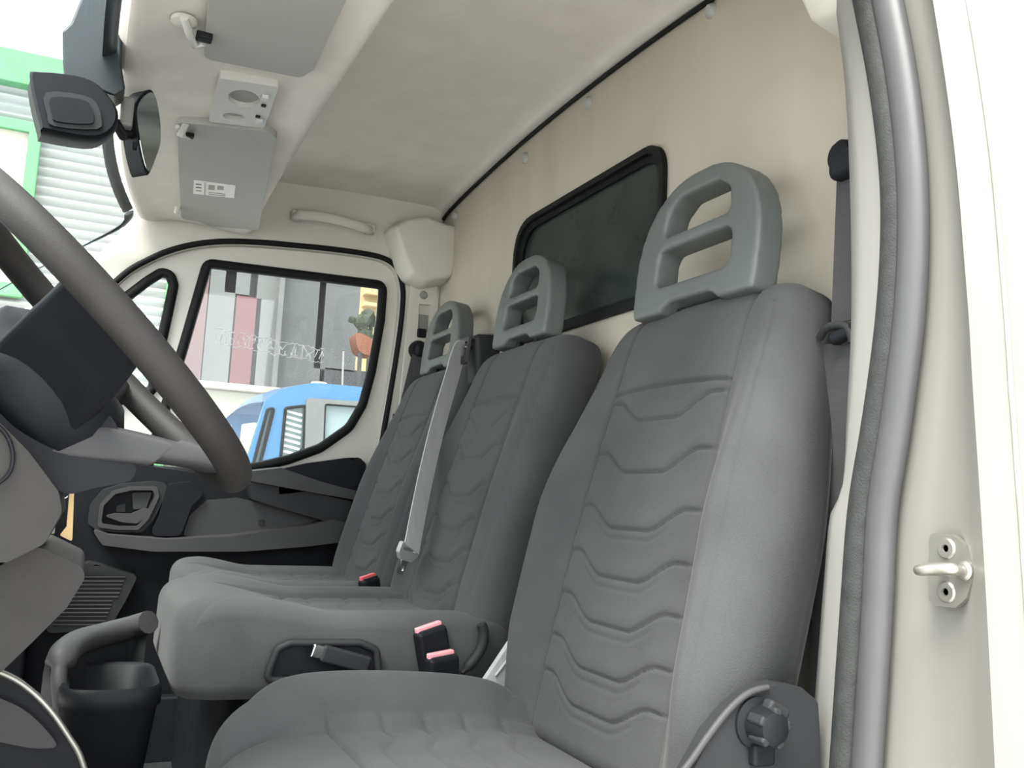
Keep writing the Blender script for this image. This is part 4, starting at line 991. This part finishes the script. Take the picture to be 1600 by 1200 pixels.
# roof lamp console
lm = thing('roof_lamp', W(385, 160, Z=1.40), 'beige roof lamp console with oval lens between the visors', 'lamp')
LZ = 1.398
lq = [W(*p, Z=LZ) for p in ((342, 122), (436, 136), (412, 202), (326, 190))]
lu = (lq[1]-lq[0]).normalized(); lw_ = Vector((0, 0, 1)).cross(lu)
if lw_.dot(lq[3]-lq[0]) < 0: lw_ = -lw_
LFr = (lq[0], lu, lw_); ls = 1 if lu.cross(lw_).z > 0 else -1
def L2(px, py, z=LZ): p = W(px, py, Z=z)-lq[0]; return Vector((p.dot(lu), p.dot(lw_)))
def oval(cx, cy, rx, ry, n=20, rot=0.15):
    out = []
    for k in range(n):
        t = 2*math.pi*k/n; a_, b_ = rx*math.cos(t), ry*math.sin(t)
        out.append(L2(cx+a_*math.cos(rot)-b_*math.sin(rot), cy+a_*math.sin(rot)+b_*math.cos(rot)))
    return out
plate('lamp_housing', rnd([L2(*p) for p in ((342, 122), (436, 136), (412, 202), (326, 190))], .006), [oval(381, 154, 25, 13), oval(366, 183, 18, 6)], LFr, .014*ls, M_LAMP, lm, bevel=.003)
plate('lamp_lens', oval(381, 154, 25, 13), [], LFr, .004*ls, M_VISOR, lm, shift=.008*ls)
plate('grip_recess', oval(366, 183, 18, 6), [], LFr, .004*ls, M_CLIP, lm, shift=.010*ls)
for px, py in ((414, 153), (405, 190)):
    rbox('switch', W(px, py, Z=LZ-.003), (.014, .012, .008), M_WHITE, lm, bevel=.002)
    rbox('switch_gap', W(px-2, py+(12 if py < 170 else -8), Z=LZ-.001), (.008, .008, .004), M_BLACK, lm, bevel=.001)
# rear-view mirror
mr = thing('rearview_mirror', W(222, 200, X=1.56), 'interior rear-view mirror on the windscreen beside the sensor housing', 'mirror')
mo = [W(*p, X=1.56) for p in ((228, 144), (240, 146), (248, 180), (250, 220), (243, 246), (231, 272), (222, 250), (214, 205), (212, 165))]
mcn = sum(mo, Vector())/len(mo)
mu = Vector((0.62, -.78, 0)).normalized(); mv_ = Vector((0, 0, 1))
mnorm = mu.cross(mv_)
mo = [W(p_[0], p_[1], plane=(tuple(mcn), tuple(mnorm))) for p_ in ((228, 144), (240, 146), (248, 180), (250, 220), (243, 246), (231, 272), (222, 250), (214, 205), (212, 165))]
mo2 = [Vector(((p-mcn).dot(mu), (p-mcn).dot(mv_))) for p in mo]
sgm = 1 if mnorm.dot(Vector((-1, -.4, 0))) > 0 else -1
plate('mirror_glass', smoothpoly([p*.95 for p in mo2], 4), [], (mcn, mu, mv_), .002*sgm, M_MIRROR, mr, shift=.001*sgm)
plate('mirror_housing', smoothpoly([p*1.03 for p in mo2], 4), [], (mcn, mu, mv_), -.034*sgm, M_BLACK, mr, bevel=.008, seg=3)
tube('mirror_arm', [mcn+mnorm*(-.03*sgm), W(192, 212, X=1.53), W(180, 190, X=1.53)], .008, M_BLACK, mr)
rbox('arm_cover', W(198, 178, X=1.54), (.03, .02, .05), M_TRIM, mr, bevel=.006)
rbox('adjust_tab', W(210, 228, X=1.54), (.012, .008, .012), M_BLACK, mr, bevel=.002)
# sensor housing at the top of the windscreen
sh_ = thing('sensor_housing', W(125, 120, X=1.45), 'black sensor camera housing at the top of the windscreen', 'sensor housing')
def HX(px, py, X): return W(px, py, X=X)
fr_px = [(46, 120), (60, 112), (118, 118), (152, 132), (180, 165), (184, 190), (170, 210), (140, 217), (70, 205), (62, 195)]
ringN = smoothpoly([HX(x, y, 1.40) for x, y in fr_px], 3); ringF = smoothpoly([HX(x+ (x-120)*.0, y, 1.40)+Vector((.11, .01, .02)) for x, y in fr_px], 3)
cenN = sum(ringN, Vector())/len(ringN)
loft('housing_body', [[cenN+(p-cenN)*.93+Vector((-.006, 0, 0)) for p in ringN], ringN, [p+Vector((.02, 0, 0)) for p in ringN], ringF], M_BLACK, sh_, sharp=50)
cv_px = [(72, 146), (128, 150), (150, 162), (158, 185), (152, 203), (84, 198), (74, 180)]
cvr = smoothpoly([HX(x, y, 1.392) for x, y in cv_px], 3)
loft('front_cover', [[p+Vector((.006, 0, 0)) for p in cvr], [p+Vector((-.004, 0, 0)) for p in cvr]], M_DARK, sh_, sharp=50)
iv_px = [(80, 153), (126, 156), (142, 166), (146, 184), (140, 194), (88, 190), (82, 178)]
ivr = smoothpoly([HX(x, y, 1.386) for x, y in iv_px], 3)
loft('cover_inset', [[p+Vector((.004, 0, 0)) for p in ivr], [p+Vector((-.002, 0, 0)) for p in ivr]], M_BLACK, sh_, sharp=50)
up_px = [(97, 48), (110, 36), (150, -60), (215, -60), (192, 30), (190, 100), (196, 140), (180, 150), (100, 120), (98, 100)]
upr = [HX(x, y, 1.44) for x, y in up_px]
loft('mount_block', [upr, [p+Vector((.10, .0, .02)) for p in upr]], M_FRIT, sh_, sharp=40, bevel=.004)
# grab handle on the roof rail
gh = thing('grab_handle', W(520, 345, X=2.28), 'beige grab handle on the roof rail above the passenger door', 'grab handle')
hp = [W(462, 338, X=2.285), W(468, 336, X=2.262), W(490, 337, X=2.25), W(520, 342, X=2.248), W(552, 350, X=2.25), W(572, 357, X=2.262), W(578, 360, X=2.285)]
tube('grip', smoothpoly(hp, 5, False), .0125, M_BEIGE, gh, ns=14, flat=.75, up=(1, 0, 0))
for px, py in ((464, 337), (577, 358)): rbox('mount', W(px, py, X=2.295), (.03, .030, .026), M_BEIGE, gh, bevel=.006)
# corner covers at the tops of the B-pillars
def corner_cover(name, mir, label):
    px1 = [(612, 352), (630, 340), (668, 334), (694, 346), (716, 352), (722, 410), (708, 438), (668, 444), (642, 432), (628, 405)]
    o_ = [W(x, y, X=2.24) for x, y in px1]
    ring0 = [Vector((2.245, p.y, p.z)) for p in o_]
    c = sum(ring0, Vector())/len(ring0)
    rings = [[Vector((2.36, p.y, p.z)) for p in ring0], [Vector((2.275, p.y, p.z)) for p in ring0], [c+(p-c)*.90+Vector((-.012, 0, 0)) for p in ring0], [c+(p-c)*.5+Vector((-.018, 0, 0)) for p in ring0]]
    if mir: rings = [[Vector((2*XC-p.x, p.y, p.z)) for p in r] for r in rings]
    o = loft(name, rings, M_BEIGE, sharp=40)
    b = o.modifiers.new('bevel', 'BEVEL'); b.width = .008; b.segments = 3
    return o
cc1 = corner_cover('trim_7', False, ''); st('', cc1, 'beige moulded corner cover at the top of the far pillar', 'corner cover')
cc2 = corner_cover('trim_8', True, ''); st('', cc2, 'beige moulded corner cover at the top of the near pillar', 'corner cover')
# far B-pillar trim with belt slot
pp = thing('trim_9', W(660, 500, X=2.32), 'beige far pillar trim with seat belt height slot', 'pillar trim', kind='structure')
PF = ((2.325, 0, 0), (0, -1, 0), (0, 0, 1))
def PT(px, py): p = W(px, py, X=2.322); return Vector((-p.y, p.z))
plate('pillar_cover', rnd([PT(*p) for p in ((640, 436), (682, 440), (680, 520), (660, 640), (625, 760), (600, 760), (622, 640), (634, 520))], .008), [rnd([PT(*p) for p in ((653, 476), (671, 477), (669, 520), (651, 520))], .003)], PF, .012, M_BEIGE, pp, bevel=.004)
plate('slot_back', [PT(*p) for p in ((650, 472), (674, 472), (672, 524), (648, 524))], [], PF, .003, M_TRIM, pp, shift=-.004)
sq = W(662, 461, X=2.312); lathe('bolt_cap', [(0, .006), (.008, .006), (.011, .002), (.012, 0)], (2.314, sq.y, sq.z), (-1, 0, 0), M_TRIM, pp, n=16)
